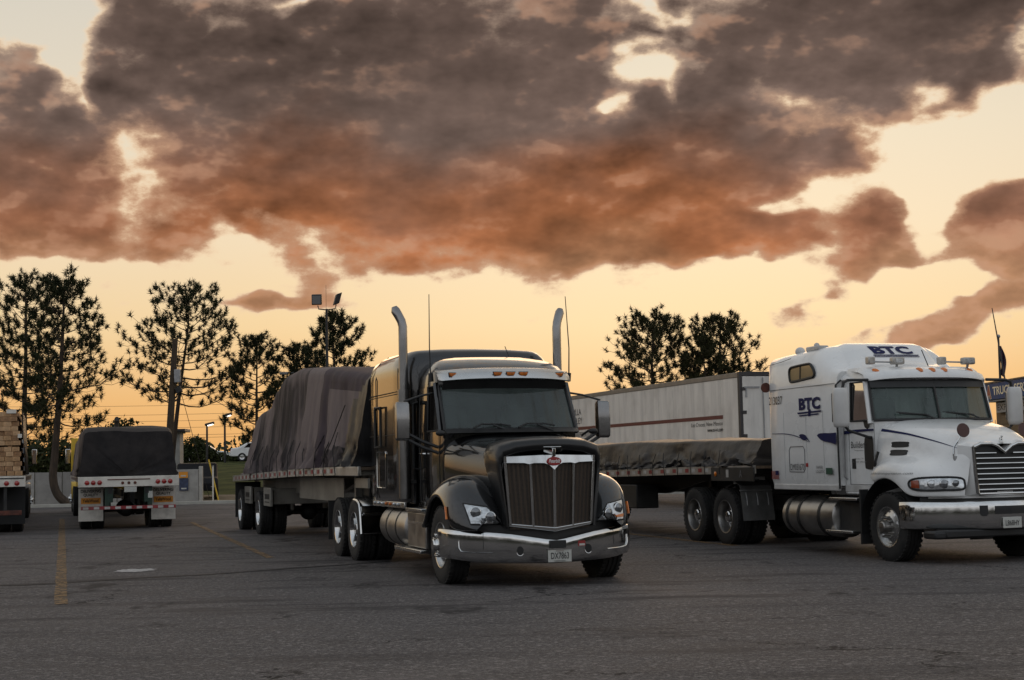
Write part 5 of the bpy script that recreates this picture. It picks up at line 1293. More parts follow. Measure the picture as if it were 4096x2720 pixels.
        b = MB(); b.bx(-.74, -.70, s * .72 if s > 0 else -1.22, s * 1.22 if s > 0 else -.72, .22, 1.05); b.build('mudflap', M['flap_black'], T)
        # ribbed half fender and flap in front of the drive tyres
        b = MB(); Pq = [(-5.05, 1.20), (-4.78, 1.06), (-4.72, .80), (-4.66, .45)]
        b.grid([[(x, s * yy, z) for x, z in Pq] for yy in (.60, 1.22)]); qf = b.build('quarter_fender', M['qf'], T, solid=.012, smooth=0)
        b = MB(); b.bx(-4.99, -4.95, s * .62 if s > 0 else -1.23, s * 1.23 if s > 0 else -.62, 1.10, 1.22); fp = b.build('fender_board', M['white_dirty'], qf)
        b = MB(); b.cyl((-4.74, s * .6, .985), (-4.74, s * 1.24, .985), .012, n=8); b.build('fender_rod', M['galv'], qf)
        for yy in (.70, .91, 1.12):
            b = MB(); b.tube([(-4.80, s * yy, 1.07), (-4.705, s * yy, .84), (-4.69, s * yy, .72)], .008, 5); b.build('fender_bolt_rail', M['galv'], qf)
    # --- lettering and decals on the right side (y = -1.2)
    ys = -1.2115; R_, U_ = (1, 0, 0), (0, 0, 1)
    lettering('213037', M['ink'], sl, (-3.57, ys, 2.455), R_, U_, .47, .135)
    lettering('BTC', M['navy'], sl, (-2.53, ys, 2.325), R_, U_, .70, .20, bold=.05)
    for z, x0, x1, hgt in ((2.265, -2.57, -1.79, .028), (2.225, -2.52, -1.88, .022)):
        b = MB(); b.add([(x0, ys - .004, z), (x1 - .04, ys - .004, z + .012), (x1, ys - .004, z + hgt + .012), (x0 - .02, ys - .004, z + hgt)], [(0, 1, 2, 3)]); b.build('underline', M['navy'], sl, smooth=0)
    b = MB(); b.add([(-2.22, ys - .004, 2.33), (-2.14, ys - .004, 2.33), (-2.15, ys - .004, 2.22), (-2.23, ys - .004, 2.22)], [(0, 1, 2, 3)]); b.build('underline', M['navy'], sl, smooth=0)
    def swoosh(up, lo, yy, par):
        b = MB(); A = smoothpath(up, 6); B = smoothpath(lo, 6); b.grid([[(x, yy, z) for x, z in A], [(x, yy, z) for x, z in B]]); b.build('swoosh_decal', M['navy'], par, smooth=0)
    swoosh([(-3.50, 1.966), (-3.1, 1.962), (-2.8, 1.936), (-2.5, 1.88), (-2.22, 1.802)], [(-3.50, 1.958), (-3.1, 1.95), (-2.8, 1.922), (-2.5, 1.866), (-2.22, 1.796)], ys - .003, sl)
    swoosh([(-2.56, 1.915), (-2.50, 1.935), (-2.40, 1.93), (-2.32, 1.90), (-2.20, 1.80)], [(-2.54, 1.90), (-2.47, 1.85), (-2.38, 1.83), (-2.30, 1.845), (-2.20, 1.797)], ys - .005, sl)
    swoosh([(-1.97, 1.90), (-1.90, 1.93), (-1.75, 1.935), (-1.55, 1.93), (-1.36, 1.935)], [(-1.95, 1.885), (-1.85, 1.83), (-1.72, 1.80), (-1.55, 1.78), (-1.38, 1.745)], ys - .004, sl)
    swoosh([(-1.34, 1.955), (-1.0, 1.968), (-.7, 1.970), (-.46, 1.968)], [(-1.34, 1.90), (-1.0, 1.925), (-.7, 1.935), (-.46, 1.938)], -1.092, T)
    hp = []
    for k, (x, z) in enumerate(smoothpath([(-.46, 1.945), (-.2, 1.915), (.15, 1.865), (.5, 1.79), (.8, 1.71), (1.05, 1.63)], 5)):
        w = .020 * (1 - k / 27); r2 = []
        for dz in (w, -w):
            hh = hb.ray_cast(Vector((x, -3, z + dz)), Vector((0, 1, 0))); r2.append(hh[0] + Vector((0, -.006, .004)) if hh[0] is not None else Vector((x, -.97, z + dz)))
        hp.append(r2)
    b = MB(); b.grid(hp); b.build('swoosh_decal', M['navy'], hood, smooth=0)
    lettering('Builders', M['grey_ink2'], T, (-1.13, -1.092, 1.685), R_, U_, .44, .10)
    lettering('Transportation', M['grey_ink'], T, (-1.05, -1.092, 1.63), R_, U_, .28, .03)
    lettering('Memphis, TN', M['grey_ink'], T, (-1.03, -1.092, 1.50), R_, U_, .25, .03); lettering('US DOT 093189', M['grey_ink'], T, (-1.12, -1.092, 1.455), R_, U_, .42, .028)
    lettering('DM031670', M['grey_ink2'], sl, (-2.88, ys, 1.345), R_, U_, .46, .105)
    lettering('PAPER', M['grey_ink'], sl, (-2.02, ys, 1.365), R_, U_, .20, .05); lettering('LOGISTIX', M['grey_ink'], sl, (-2.04, ys, 1.30), R_, U_, .27, .045)
    b = MB(); b.bx(-1.72, -1.52, ys - .006, ys - .002, 1.28, 1.38); b.build('decal', mat('green decal', (.02, .07, .045), .4), sl)
    lettering('builderstransportation.com', M['grey_ink'], hood, (-.40, -1.3, 1.27), R_, U_, 1.05, .045, wrap=(hb, 1.0), shear=.15)
    # flag decal
    for i in range(7):
        b = MB(); b.bx(-3.55, -3.30, ys - .006, ys - .003, 1.20 + i * .02, 1.2095 + i * .02); b.build('flag_stripe', M['red'], sl, smooth=0)
    b = MB(); b.bx(-3.41, -3.30, ys - .009, ys - .0065, 1.265, 1.335); b.build('flag_canton', M['navy'], sl, smooth=0)
    lettering('Fleetline', M['grey_ink2'], T, (-4.935, -1.15, 1.14), (0, 1, 0), (0, 0, 1), .40, .055, bold=.01)
    # roof clutter: dome lamp and box at the rear
    b = MB(); b.ball((-2.95, -.92, 3.33), .085, 14, 8, (1, 1, .9)); b.build('roof_dome', M['white_dirty'], sl)
    b = MB(); b.bx(-2.62, -2.20, -1.0, -.80, 3.30, 3.38); b.build('roof_box', M['white_dirty'], sl, bevel=.02); b = MB(); b.ball((-2.42, -.90, 3.39), .05, 10, 6); b.build('roof_dome', M['white_dirty'], sl)
    b = MB(); b.cyl((-3.64, -1.24, 2.76), (-3.61, -1.24, 2.76), .085, n=20); b.build('rear_round_lamp', M['rust'], sl)
    # whip aerial on the far mirror
    b = MB(); b.tube([(-.66, 1.45, 2.69), (-.78, 1.45, 3.25), (-.917, 1.45, 3.889)], [.010, .012, .007], 6); b.build('whip_aerial', PL, T)
    # side air hose bundle behind sleeper
    b = MB(); b.tube([(-3.6, -.3, 1.9), (-3.9, -.3, 1.55), (-4.2, -.25, 1.5)], .03, 8); b.build('air_hose', PL, T)
    return T
M['amber_dark'] = mat('dark amber lens', (.26, .045, .012), .2, 0, .5, var=.2)
M['bunk'] = mat('bunk window', (.30, .22, .11), .15, 0, .6, var=.06)
M['seam_white'] = mat('thin seam', (.45, .45, .44), .5)
M['grey_ink2'] = mat('dark grey decal', (.05, .05, .052), .5)
M['mirror_shell'] = mat('mirror shell', (.56, .55, .53), .45, 0, .2, var=.05)
M['mirror_back'] = mat('bronze mirror back', (.07, .035, .03), .3, .5)
M['qf'] = mat('grey poly fender', (.09, .09, .088), .5, var=.3, vscale=4, dirt=.3)
WHITE = white_tractor()

# ------------------------------------------------------------------ parked trailers and trucks further back
def box_trailer():
    T = thing('box_trailer', 'long white box trailer with red stripe and Las Cruces lettering behind the low tarped flatbed', 'trailer', (6.75, 44.6, 0), .30 + PI / 2)
    # local x: towards its front (away), y: its left side at 0 .. right side at -2.59
    WB, L, W, Z0, Z1 = M['box_white'], 16.15, 2.59, 1.14, 4.08
    b = MB(); b.bx(.06, L, -W + .02, -.02, Z0, Z1 - .02); b.build('box_body', WB, T, bevel=.01)
    n = 13; dx = (L - .25) / n
    for i in range(n):
        for (y0, y1) in ((-.02, -.004), (-W + .004, -W + .02)):
            p = MB(); p.bx(.16 + i * dx + .006, .16 + (i + 1) * dx - .006, y0, y1, Z0 + .16, Z1 - .14); p.build('side_panel', WB, T, smooth=0, bevel=.004)
    for (y0, y1) in ((-.06, .012), (-W - .012, -W + .06)):
        b = MB(); b.bx(0.04, L + .02, y0, y1, Z1 - .13, Z1 + .02); b.build('top_rail', M['rail_brown'], T, bevel=.012)
        b = MB(); b.bx(0.04, L + .02, y0, y1, Z0 - .03, Z0 + .15); b.build('bottom_rail', M['galv'], T, bevel=.012)
        b = MB(); b.bx(-.02, .13, y0 - .006, y1 + .012, Z0 - .03, Z1 + .03); b.build('corner_post', M['post_dark'], T, bevel=.012)
    b = MB(); b.bx(-.02, .06, -W + .05, -.05, Z1 - .10, Z1 + .03); b.build('rear_header', M['post_dark'], T, bevel=.01)
    for k in range(2):
        y1 = -.075 - k * (W - .15) / 2; y0 = y1 - (W - .15) / 2 + .012
        b = MB(); b.bx(-.015, .03, y0, y1, Z0 + .02, Z1 - .11); d = b.build('rear_door', WB, T, bevel=.008)
        for y in (y0 + .25, y1 - .25) if k else (y0 + .22, y0 + .55):
            r = MB(); r.cyl((-.045, y, Z0 + .05), (-.045, y, Z1 - .15), .018, n=8); r.build('lock_rod', M['galv'], d)
        for z in (1.5, 2.2, 2.9, 3.6):
            hy = y1 - .02 if k == 0 else y0 + .02
            h = MB(); h.bx(-.035, -.014, hy - .09, hy + .06, z - .05, z + .05); h.build('hinge', M['post_dark'], d, bevel=.006)
        h = MB(); h.bx(-.04, -.016, y1 - .55, y1 - .05, 3.62, 3.67); h.bx(-.04, -.016, y1 - .14, y1 - .09, 3.35, 3.62); h.build('door_bracket', M['galv'], d)
    b = MB(); b.bx(1.24, 15.6, -.001, .004, 2.745, 2.86); b.build('red_stripe', M['red_brown'], T, smooth=0)
    rt, upv = (-1, 0, 0), (0, 0, 1)
    lettering('Las Cruces, New Mexico', M['grey_ink2'], T, (3.62, .004, 2.535), rt, upv, 2.36, .145, shear=.15)
    lettering('www.m-v-t.com', M['ink'], T, (2.40, .004, 2.365), rt, upv, 1.14, .11, bold=.012)
    lettering('MESILLA', M['grey_ink2'], T, (15.5, .004, 3.32), rt, upv, 1.5, .24)
    lettering('VALLEY', M['grey_ink2'], T, (15.3, .004, 2.98), rt, upv, 1.4, .24)
    lettering('TRANSPORTATION', M['grey_ink2'], T, (14.9, .004, 2.46), rt, upv, 2.0, .2)
    for x in (2.2, 3.45): 
        for s in (0, 1):
            y = -.16 if s == 0 else -W + .16
            w = part('wheel', dressed('tyre', [M['rubber']]), T, (x, y, .505), PI if s == 0 else 0); part('rim', dressed('rim_drive', [M['brushed'], M['dark_metal']]), w); part('hub', dressed('hub_drive', [M['dark_metal']]), w)
            part('inner_tyre', dressed('tyre', [M['rubber']]), T, (x, y - .33 if s == 0 else y + .33, .505), 0)
    for s in (-.7, -1.9):
        b = MB(); b.bx(.3, L - .3, s - .04, s + .04, .92, Z0 - .03); b.build('frame_rail', M['dark_metal'], T, smooth=0)
        b = MB(); b.bx(12.6, 12.74, s - .07, s + .07, .02, Z0 - .03); b.build('landing_leg', M['dark_metal'], T, smooth=0)
    b = MB(); b.bx(.0, .08, -W + .3, -.3, .42, .54); b.build('bumper_guard', M['tape_red'], T)
    for y in (-.5, -W + .5): 
        b = MB(); b.bx(.02, .08, y - .04, y + .04, .5, Z0); b.build('bumper_leg', M['dark_metal'], T)

def boxwhite():
    m = bpy.data.materials.new('sun bleached box panel'); m.use_nodes = True
    t = m.node_tree; t.nodes.clear(); n = NT(t)
    co = n.node('ShaderNodeTexCoord').outputs['Object']
    b = n.node('ShaderNodeBsdfPrincipled'); o = n.node('ShaderNodeOutputMaterial'); t.links.new(b.outputs[0], o.inputs[0])
    st = n.noise(n.vec('MULTIPLY', co, (1.0, 1.0, .12)), 2.4, 6, .65).outputs['Fac']
    g = n.noise(co, .9, 5, .6).outputs['Fac']
    c = n.mix(n.smooth(st, .36, .70), (.74, .70, .64), (.56, .53, .49))
    c = n.mix(n.math('MULTIPLY', n.smooth(g, .45, .72), .35), c, (.33, .30, .265))
    n.put(b.inputs['Base Color'], c); b.inputs['Roughness'].default_value = .42
    return m
M['box_white'] = boxwhite()
M['rail_brown'] = mat('weathered top rail', (.24, .205, .165), .5, .3, var=.15, vscale=3)
M['post_dark'] = mat('dark corner post', (.05, .046, .045), .5, .3, var=.2)
M['red_brown'] = mat('maroon stripe', (.105, .017, .018), .45, var=.12)
box_trailer()

def board_mesh():
    b = MB(); b.bx(-5.4, 0, -.092, .092, -.058, .058); me = b.mesh('board'); return me
def lumber_truck():
    T = thing('flatbed_trailer', 'flatbed trailer at left frame edge carrying stacked lumber, seen from behind', 'trailer', (-13.72, 38.05, 0), .30 + PI / 2)
    zd = lambda x: 1.46
    flatbed(T, 14.2, .06, zd, w=1.27, axles=(1.9, 3.2), rim=M['brushed'], tapes=30)
    b = MB(); b.bx(-.02, .06, -1.29, 1.29, 1.20, 1.47); rb = b.build('rear_beam', M['flap_white'], T, bevel=.01)
    for y in (-1.08, -.83, .83, 1.08):
        l = MB(); l.lathe([(.062, 0), (.062, -.015), (.05, -.024), (.002, -.03)], (-.02, y, 1.29), (1, 0, 0), 18); l.build('tail_lamp', M['red_lens'], rb)
    b = MB(); b.bx(-.03, -.02, -1.25, -.5, 1.40, 1.43); b.build('beam_lip', M['dark_metal'], rb)
    for s in (-1, 1):
        b = MB(); b.bx(1.15, 1.18, s * .62 if s > 0 else -1.27, s * 1.27 if s > 0 else -.62, .22, 1.25); b.build('mudflap', M['flap_black'], T)
        b = MB(); b.bx(.05, .13, s * .8 - .04, s * .8 + .04, .5, 1.2); b.build('guard_leg', M['dark_metal'], T)
    b = MB(); b.bx(.02, .12, -1.2, 1.2, .48, .60); b.build('underride_guard', M['rust'], T, bevel=.01)
    # lumber: every board end a piece of its own
    L = thing('lumber_stack', 'stack of pale sawn lumber on the trailer at the left edge', 'lumber', (-13.72, 38.05, 0), .30 + PI / 2)
    rnd = random.Random(2); me = board_mesh(); mats = [M['wood_a'], M['wood_b'], M['wood_c']]; meshes = []
    for m in mats:
        c = me.copy(); c.materials.append(m); meshes.append(c)
    for r in range(13):
        zz = 1.46 + .085 + r * .1235 + (.035 if r > 5 else 0)
        for c in range(12):
            y = -1.10 + c * .2 + rnd.uniform(-.004, .004) + (0.02 if r % 2 else -.02)
            k = interp(r, [0, 12], [1.0, .90])
            o = part('board', rnd.choice(meshes), L, (.22 + rnd.uniform(0, .07) + 5.4, y * k, zz)); 
    for r in (5.6,):
        for y in (-.9, 0, .9):
            b = MB(); b.bx(.3, 5.2, y - .05, y + .05, 1.46 + .085 + r * .1235 - .02, 1.46 + .085 + r * .1235 + .016); b.build('spacer', M['wood_b'], L)
    b = MB(); b.obx((.27, -.93, 3.13), (.04, 0, 0), (0, .12, 0), (0, 0, .05)); b.build('corner_wrap', M['flap_white'], L)
    for z in (2.5,):
        b = MB(); b.obx((.30, -1.14, z), (.09, 0, 0), (0, .05, 0), (0, 0, .05)); b.build('corner_wrap', M['flap_white'], L)
    # tarp rolled down the right side
    b = MB(); b.grid([[(x, -1.20 - .06 * (3.1 - z) + .02 * math.sin(x * 3 + z * 5), z) for z in (1.5, 2.0, 2.5, 3.05, 3.1)] for x in np.linspace(.35, 5.5, 20)]); b.build('side_tarp', M['tarp_black'], L, solid=.01)
    C = thing('semi_truck', 'dark tractor ahead of the lumber trailer with one door mirror showing', 'truck', (-13.72, 38.05, 0), .30 + PI / 2)
    simple_tractor(C, 15.2, M['black_paint'], stack=False)

def simple_tractor(C, x0, paint, stack=True, sl=1.0):
    """conventional tractor standing ahead of a trailer; local x is its heading, x0 the rear axle"""
    for x in (x0, x0 - 1.3): dual(C, x)
    for s in (-1, 1): wheel(C, x0 + 4.3, s * 1.05)
    b = MB(); 
    for s in (-1, 1): b = MB(); b.bx(x0 - 1.9, x0 + 4.9, s * .43 - .04, s * .43 + .04, .65, .88); b.build('frame_rail', M['dark_metal'], C)
    b = MB(); xr, xf = x0 + 1.0, x0 + 3.5
    prof = [(xr, 1.0), (xf, 1.0), (xf + .1, 1.9), (xf - .35, 2.55), (xf - .8, 2.68), (xr + .1, 2.72), (xr, 2.6)]
    b.loft([[(x, y * k, z) for x, z in prof] for y, k in ((-1.08, .97), (-1.0, 1.02), (0, 1), (1.0, 1.02), (1.08, .97))], True, True); b.build('cab', paint, C, bevel=.05)
    for s in (-1, 1):
        g = MB(); g.add([(xf - .1, s * 1.062, 1.85), (xf - .95, s * 1.062, 1.85), (xf - .95, s * 1.062, 2.45), (xf - .42, s * 1.062, 2.45)], [(0, 1, 2, 3)]); g.build('side_window', M['glass_s'], C, smooth=0)
        m_ = MB(); m_.bx(xf - .28, xf - .18, s * 1.34 - .09, s * 1.34 + .09, 1.85, 2.40); m_ = m_.build('mirror', M['chrome'], C, bevel=.02); a = MB(); a.tube([(xf - .25, s * 1.05, 2.5), (xf - .23, s * 1.34, 2.45)], .015, 6); a.tube([(xf - .25, s * 1.05, 1.75), (xf - .23, s * 1.34, 1.86)], .015, 6); a.build('mirror_arm', M['plastic'], m_)
        t = MB(); t.lathe([(.01, 0), (.29, .0), (.30, .03), (.30, 1.1), (.29, 1.13), (.01, 1.13)], (x0 + 1.3, s * .85, .62), (1, 0, 0), 20); t.build('fuel_tank', M['tank'], C)
        f = MB(); f.grid([[(x0 + 4.3 + .62 * math.cos(a), yy, .5 + .66 * math.sin(a)) for a in np.linspace(0, PI, 14)] for yy in (s * .7, s * 1.2)]); f.build('fender', paint, C, solid=.03)
    h = MB(); h.loft([[(x, y * w, z) for y, z in ((-1, .85), (-1, 1.5), (-.8, zt), (.8, zt), (1, 1.5), (1, .85))] for x, w, zt in ((xf, .95, 1.95), (xf + .8, .82, 1.85), (xf + 1.5, .68, 1.7))], True, True); h.build('hood', paint, C, bevel=.04)
    b = MB(); b.bx(xf + 1.52, xf + 1.62, -1.2, 1.2, .45, .8); b.build('bumper', M['chrome'], C, bevel=.03)
    if stack:
        s_ = MB(); y = -.35; s_.tube([(xr - .15, y, 1.0), (xr - .15, y, 3.15), (xr - .17, y, 3.30), (xr - .25, y, 3.42), (xr - .36, y, 3.44)], .085, 12); s_.build('exhaust_stack', M['dark_metal'], C)

def yellow_truck():
    T = thing('flatbed_trailer', 'flatbed trailer with round red tail lamps and DELIVERING QUALITY mudflaps, seen from behind', 'trailer', (-10.24, 39.95, 0), .30 + PI / 2)
    zd = lambda x: 1.40
    flatbed(T, 14.4, .08, zd, w=1.285, axles=(1.45, 2.75), frame='dark_metal', rim=M['brushed'], tapes=30)
    b = MB(); b.bx(-.02, .08, -1.30, 1.30, 1.13, 1.405); rb = b.build('rear_beam', M['flap_white'], T, bevel=.01)
    for y in (-1.07, -.91, -.75, .75, .91, 1.07):
        l = MB(); l.lathe([(.062, 0), (.062, -.015), (.05, -.024), (.002, -.03)], (-.02, y, 1.25), (1, 0, 0), 18); l.build('tail_lamp', M['red_lens'], rb)
    for y in (-.16, 0, .16):
        l = MB(); l.lathe([(.04, 0), (.035, -.02), (.002, -.025)], (-.02, y, 1.23), (1, 0, 0), 14); l.build('tail_lamp', M['rust'], rb)
    b = MB(); b.bx(-.03, -.02, -.55, .55, 1.31, 1.335); b.build('beam_lip', M['rust'], rb)
    for i in range(1):
        pl = MB(); pl.bx(-.035, -.02, -.20, .12, .985, 1.125); pl.build('licence_plate', M['plate'], T, bevel=.004)
    # local +y is the trailer's left, which the camera sees on the left
    for s in (-1, 1):
        y0 = s * .95
        b = MB(); b.bx(.78, .80, y0 - .32, y0 + .32, .22, 1.10); fl = b.build('mudflap', M['flap_white'], T)
        rt, upv = (0, -1, 0), (0, 0, 1)
        lettering('DELIVERING', M['ink'], fl, (.776, y0 + .26, .975), rt, upv, .52, .085, bold=.02)
        lettering('QUALITY', M['ink'], fl, (.776, y0 + .19, .87), rt, upv, .38, .085, bold=.02)
        p = MB(); p.bx(.773, .777, y0 - .255, y0 + .255, .68, .84); p.build('orange_panel', M['orange_sign'], fl, smooth=0)
        lettering('YellaWood.', M['ink'], fl, (.771, y0 + .215, .72), rt, upv, .43, .085, bold=.02)
        b = MB(); b.bx(.10, .22, s * .55 - .06, s * .55 + .06, .60, 1.13); b.build('guard_leg', M['green_frame'], T, smooth=0)
    b = MB(); b.bx(.02, .12, -1.22, 1.22, .535, .625); gd = b.build('underride_guard', M['tape_red'], T, bevel=.006)
    for i in range(9):
        y = -1.10 + i * .275; t = MB(); t.bx(.013, .018, y - .07, y + .07, .548, .612); t.build('reflector_tape', M['tape_white'], gd, smooth=0)
    for y in (-.47, .47): 
        b = MB(); b.bx(.09, 5.0, y - .07, y + .07, .72, 1.30); b.build('frame_rail', M['green_frame'], T, smooth=0)
    sg = MB(); sg.bx(.085, .092, -.62, -.50, .82, 1.0); sg.build('decal', M['plate'], T)
    L = thing('tarped_load', 'dark tarp drawn over a load, on the trailer with DELIVERING QUALITY mudflaps', 'load', (-10.24, 39.95, 0), .30 + PI / 2)
    top = lambda x: interp(x, [.1, .5, 1.2, 6, 9, 13.8], [2.58, 2.70, 2.74, 2.72, 2.65, 2.55])
    tarp_load(L, 'tarp', (.12, 13.6), top, lambda x: 1.14, 1.27, zd, .05, 31, [M['tarp_brown'], M['tarp_faded']], bunch=.6, nseg=110, matf=lambda x, z, y: 1 if (y > 1.0 and x > .5) else 0)
    C = thing('semi_truck', 'yellow tractor mostly hidden ahead of the trailer with DELIVERING QUALITY mudflaps', 'truck', (-10.24, 39.95, 0), .30 + PI / 2)
    simple_tractor(C, 15.2, M['yellow'])
    hb = MB(); hb.bx(14.25, 14.33, -1.28, 1.28, 1.42, 2.72); hd = hb.build('headboard', M['yellow'], C, bevel=.02)
    hb = MB(); hb.bx(14.235, 14.249, .95, 1.1, 1.9, 2.6); hb.build('headboard_slot', M['plastic'], hd)
M['tarp_brown'] = mat('dusty dark tarp', (.018, .0165, .0175), .7, 0, 0, spec=.15, var=.4, vscale=1.6, col2=(.042, .037, .036), bump=.45, bscale=7)
M['wood_a'] = mat('sawn pine end', (.42, .25, .125), .85, var=.25, vscale=9)
M['wood_b'] = mat('darker sawn pine end', (.32, .18, .09), .85, var=.3, vscale=9)
M['wood_c'] = mat('pale sawn pine end', (.52, .33, .18), .85, var=.2, vscale=9)
lumber_truck()
yellow_truck()

# ------------------------------------------------------------------ wall, buildings, poles
def wall():
    W = thing('boundary_wall', 'low pale panel wall with a capped end post along the far side of the lot', 'wall', (0, 0, 0))
    rnd = random.Random(6); x = -14.25; Y0 = 68.0
    yy = lambda x: Y0 + .045 * (x + 14)
    i = 0
    while x > -46:
        w = 1.22; xa = x - w
        p = MB(); p.bx(0, w - .02, -.05, .05, .02, 1.52 + rnd.uniform(-.01, .01)); p.build('wall_panel', M['wall_a'] if i % 3 else M['wall_b'], W, bevel=.012, loc=(xa, yy(x) + rnd.uniform(-.012, .012), 0)); x = xa; i += 1
    p = MB(); p.bx(-14.25, -14.09, yy(-14) - .10, yy(-14) + .10, .02, 1.66); p.build('end_post', M['concrete'], W, bevel=.02)
    for (xa, za, zb, mm) in ((-14.86, 1.15, 1.42, 'orange_sign'), (-14.84, .58, 1.12, 'poster_blue')):
        P = thing('poster', 'yellow notice taped on the pale wall' if mm == 'orange_sign' else 'blue poster on the pale wall below a yellow notice', 'poster', (0, 0, 0))
        q = MB(); q.bx(xa - .28, xa + .12, yy(-15) - .075, yy(-15) - .062, za, zb); q.build('sheet', M[mm], P, smooth=0)
        q = MB(); q.bx(xa - .2, xa + .04, yy(-15) - .08, yy(-15) - .0755, za + .06, za + .12); q.build('print', M['plate'], P, smooth=0)
M['wall_a'] = mat('pale wall panel', (.30, .285, .265), .8, var=.15, vscale=2.5, bump=.2, bscale=20, dirt=.25)
M['wall_b'] = mat('paler wall panel', (.34, .325, .30), .8, var=.15, vscale=2.5, bump=.2, bscale=20, dirt=.25)
M['poster_blue'] = mat('blue print', (.035, .05, .10), .5, var=.5, vscale=6)
wall()

def flat_building():
    B = thing('flat_roof_building', 'small flat roofed building behind the tarped trailer, beside the utility pole', 'building', (0, 0, 0))
    b = MB(); b.bx(-23.0, -18.9, 85, 85.9, 0, 3.55); b.build('wall', M['wall_b'], B)
    b = MB(); b.bx(-23.5, -18.55, 84.7, 86.2, 3.62, 3.80); b.build('roof', M['post_dark'], B, bevel=.03)
    b = MB(); b.bx(-23.2, -18.8, 84.9, 86.0, 3.55, 3.62); b.build('soffit', M['wall_a'], B)
    for x in (-22.2, -20.6):
        w = MB(); w.bx(x, x + .9, 84.96, 84.99, 1.2, 2.4); w = w.build('window', M['glass_s'], B, smooth=0); f = MB(); f.tube([(x, 84.95, 1.2), (x + .9, 84.95, 1.2), (x + .9, 84.95, 2.4), (x, 84.95, 2.4), (x, 84.95, 1.2)], .03, 4); f.build('window_frame', M['post_dark'], w)
    b = MB(); b.bx(-22.2, -21.7, 85.2, 85.6, 3.80, 3.98); b.build('roof_vent', M['galv'], B)
flat_building()

def service_building():
    B = thing('service_building', 'truck service building with blue TRUCK SERVICE fascia at right edge', 'building', (0, 0, 0))
    x = 23.8
    b = MB(); b.bx(x + .5, x + 14, 40, 75.6, 0, 4.1); b.build('wall', M['brown_wall'], B)
    b = MB(); b.bx(x, x + 14.5, 39.5, 76.0, 4.13, 4.97); fa = b.build('fascia', M['fascia_blue'], B, bevel=.04)
    b = MB(); b.bx(x - .04, x + 14.6, 39.4, 76.1, 4.972, 5.04); b.build('roof_edge', M['post_dark'], B)
    b = MB(); b.bx(x + .06, x + 14.4, 39.6, 75.9, 4.05, 4.128); b.build('soffit', M['wall_a'], B)
    rt, upv = (0, -1, 0), (0, 0, 1)
    lettering('TRUCK SERVICE', M['sign_cream'], fa, (x, 74.45, 4.36), rt, upv, 6.4, .42, bold=.02)
    o = lettering('T', M['sign_red'], fa, (x, 76.0, 4.22), rt, upv, .5, .62, bold=.06); lettering('A', M['sign_cream'], fa, (x, 75.45, 4.19), rt, upv, .80, .70, bold=.12); lettering('A', M['sign_red'], fa, (x, 75.40, 4.21), rt, upv, .70, .64, bold=.05, off=.012)
    b = MB(); b.bx(x + .28, x + .36, 66.5, 74.9, 3.50, 4.0); bd = b.build('sign_board', M['wall_a'], B)
    lettering('EXPRESS LANE', M['ink'], bd, (x + .28, 74.7, 3.60), rt, upv, 5.2, .30, bold=.01)
    for i in range(6):
        y1 = 74.6 - i * 5.4
        d = MB(); d.bx(x + .44, x + .49, y1 - 4.2, y1, .05, 3.35); dr = d.build('bay_door', M['bay'], B)
        for k in range(7):
            s = MB(); s.bx(x + .42, x + .438, y1 - 4.15, y1 - .05, .1 + k * .47, .5 + k * .47); s.build('door_slat', M['bay'], dr, bevel=.01)
    for i, y in enumerate((75.2, 69.8, 64.4)):
        P = thing('bollard', ('far', 'middle', 'near')[i] + ' yellow steel bollard before the service bays', 'bollard', (x - .6, y, 0), group='yellow bollards at the service bays')
        q = MB(); q.lathe([(.10, 0), (.10, 1.15), (.08, 1.2), (.01, 1.23)], (0, 0, 0), (0, 0, 1), 14); q.build('post', M['yellow'], P)
M['brown_wall'] = mat('tan stucco', (.15, .10, .055), .85, var=.15, vscale=2)
M['fascia_blue'] = mat('blue fascia', (.018, .055, .16), .6, var=.15, vscale=2, dirt=.1, spec=.2)
M['sign_cream'] = mat('cream sign letters', (.74, .66, .46), .5, var=.05)
M['sign_red'] = mat('red sign letters', (.24, .02, .02), .5, var=.05)
M['bay'] = mat('brown bay door', (.085, .055, .028), .6, var=.2)
service_building()

def flagpole():
    F = thing('flagpole', 'bare metal flagpole with a ball top above the service building', 'flagpole', (27.62, 85, 0))
    b = MB(); b.tube([(0, 0, 0), (0, 0, 4), (.02, 0, 8.0)], [.09, .08, .05], 10); b.build('pole', M['dark_metal'], F); b = MB(); b.ball((.02, 0, 8.1), .11, 12, 8); b.build('finial', M['galv'], F)
    G = thing('flag', 'limp striped flag hanging down the flagpole', 'flag', (27.62, 85, 0))
    g = noise2(4); b = MB(); rows = []
    for i in range(14):
        z = 7.55 - i * .12; w = .10 + .22 * math.sin(min(1, i / 11) * PI * .8)
        rows.append([(.06 + w * u, .12 * math.sin(u * 9 + i * .5), z - .5 * u * (i / 14)) for u in np.linspace(0, 1, 9)])
    b.grid(rows); b.build('cloth', M['flagcloth'], G, solid=.01)
M['flagcloth'] = mat('faded flag cloth', (.10, .035, .04), .8, col2=(.05, .045, .08), vscale=5)
flagpole()

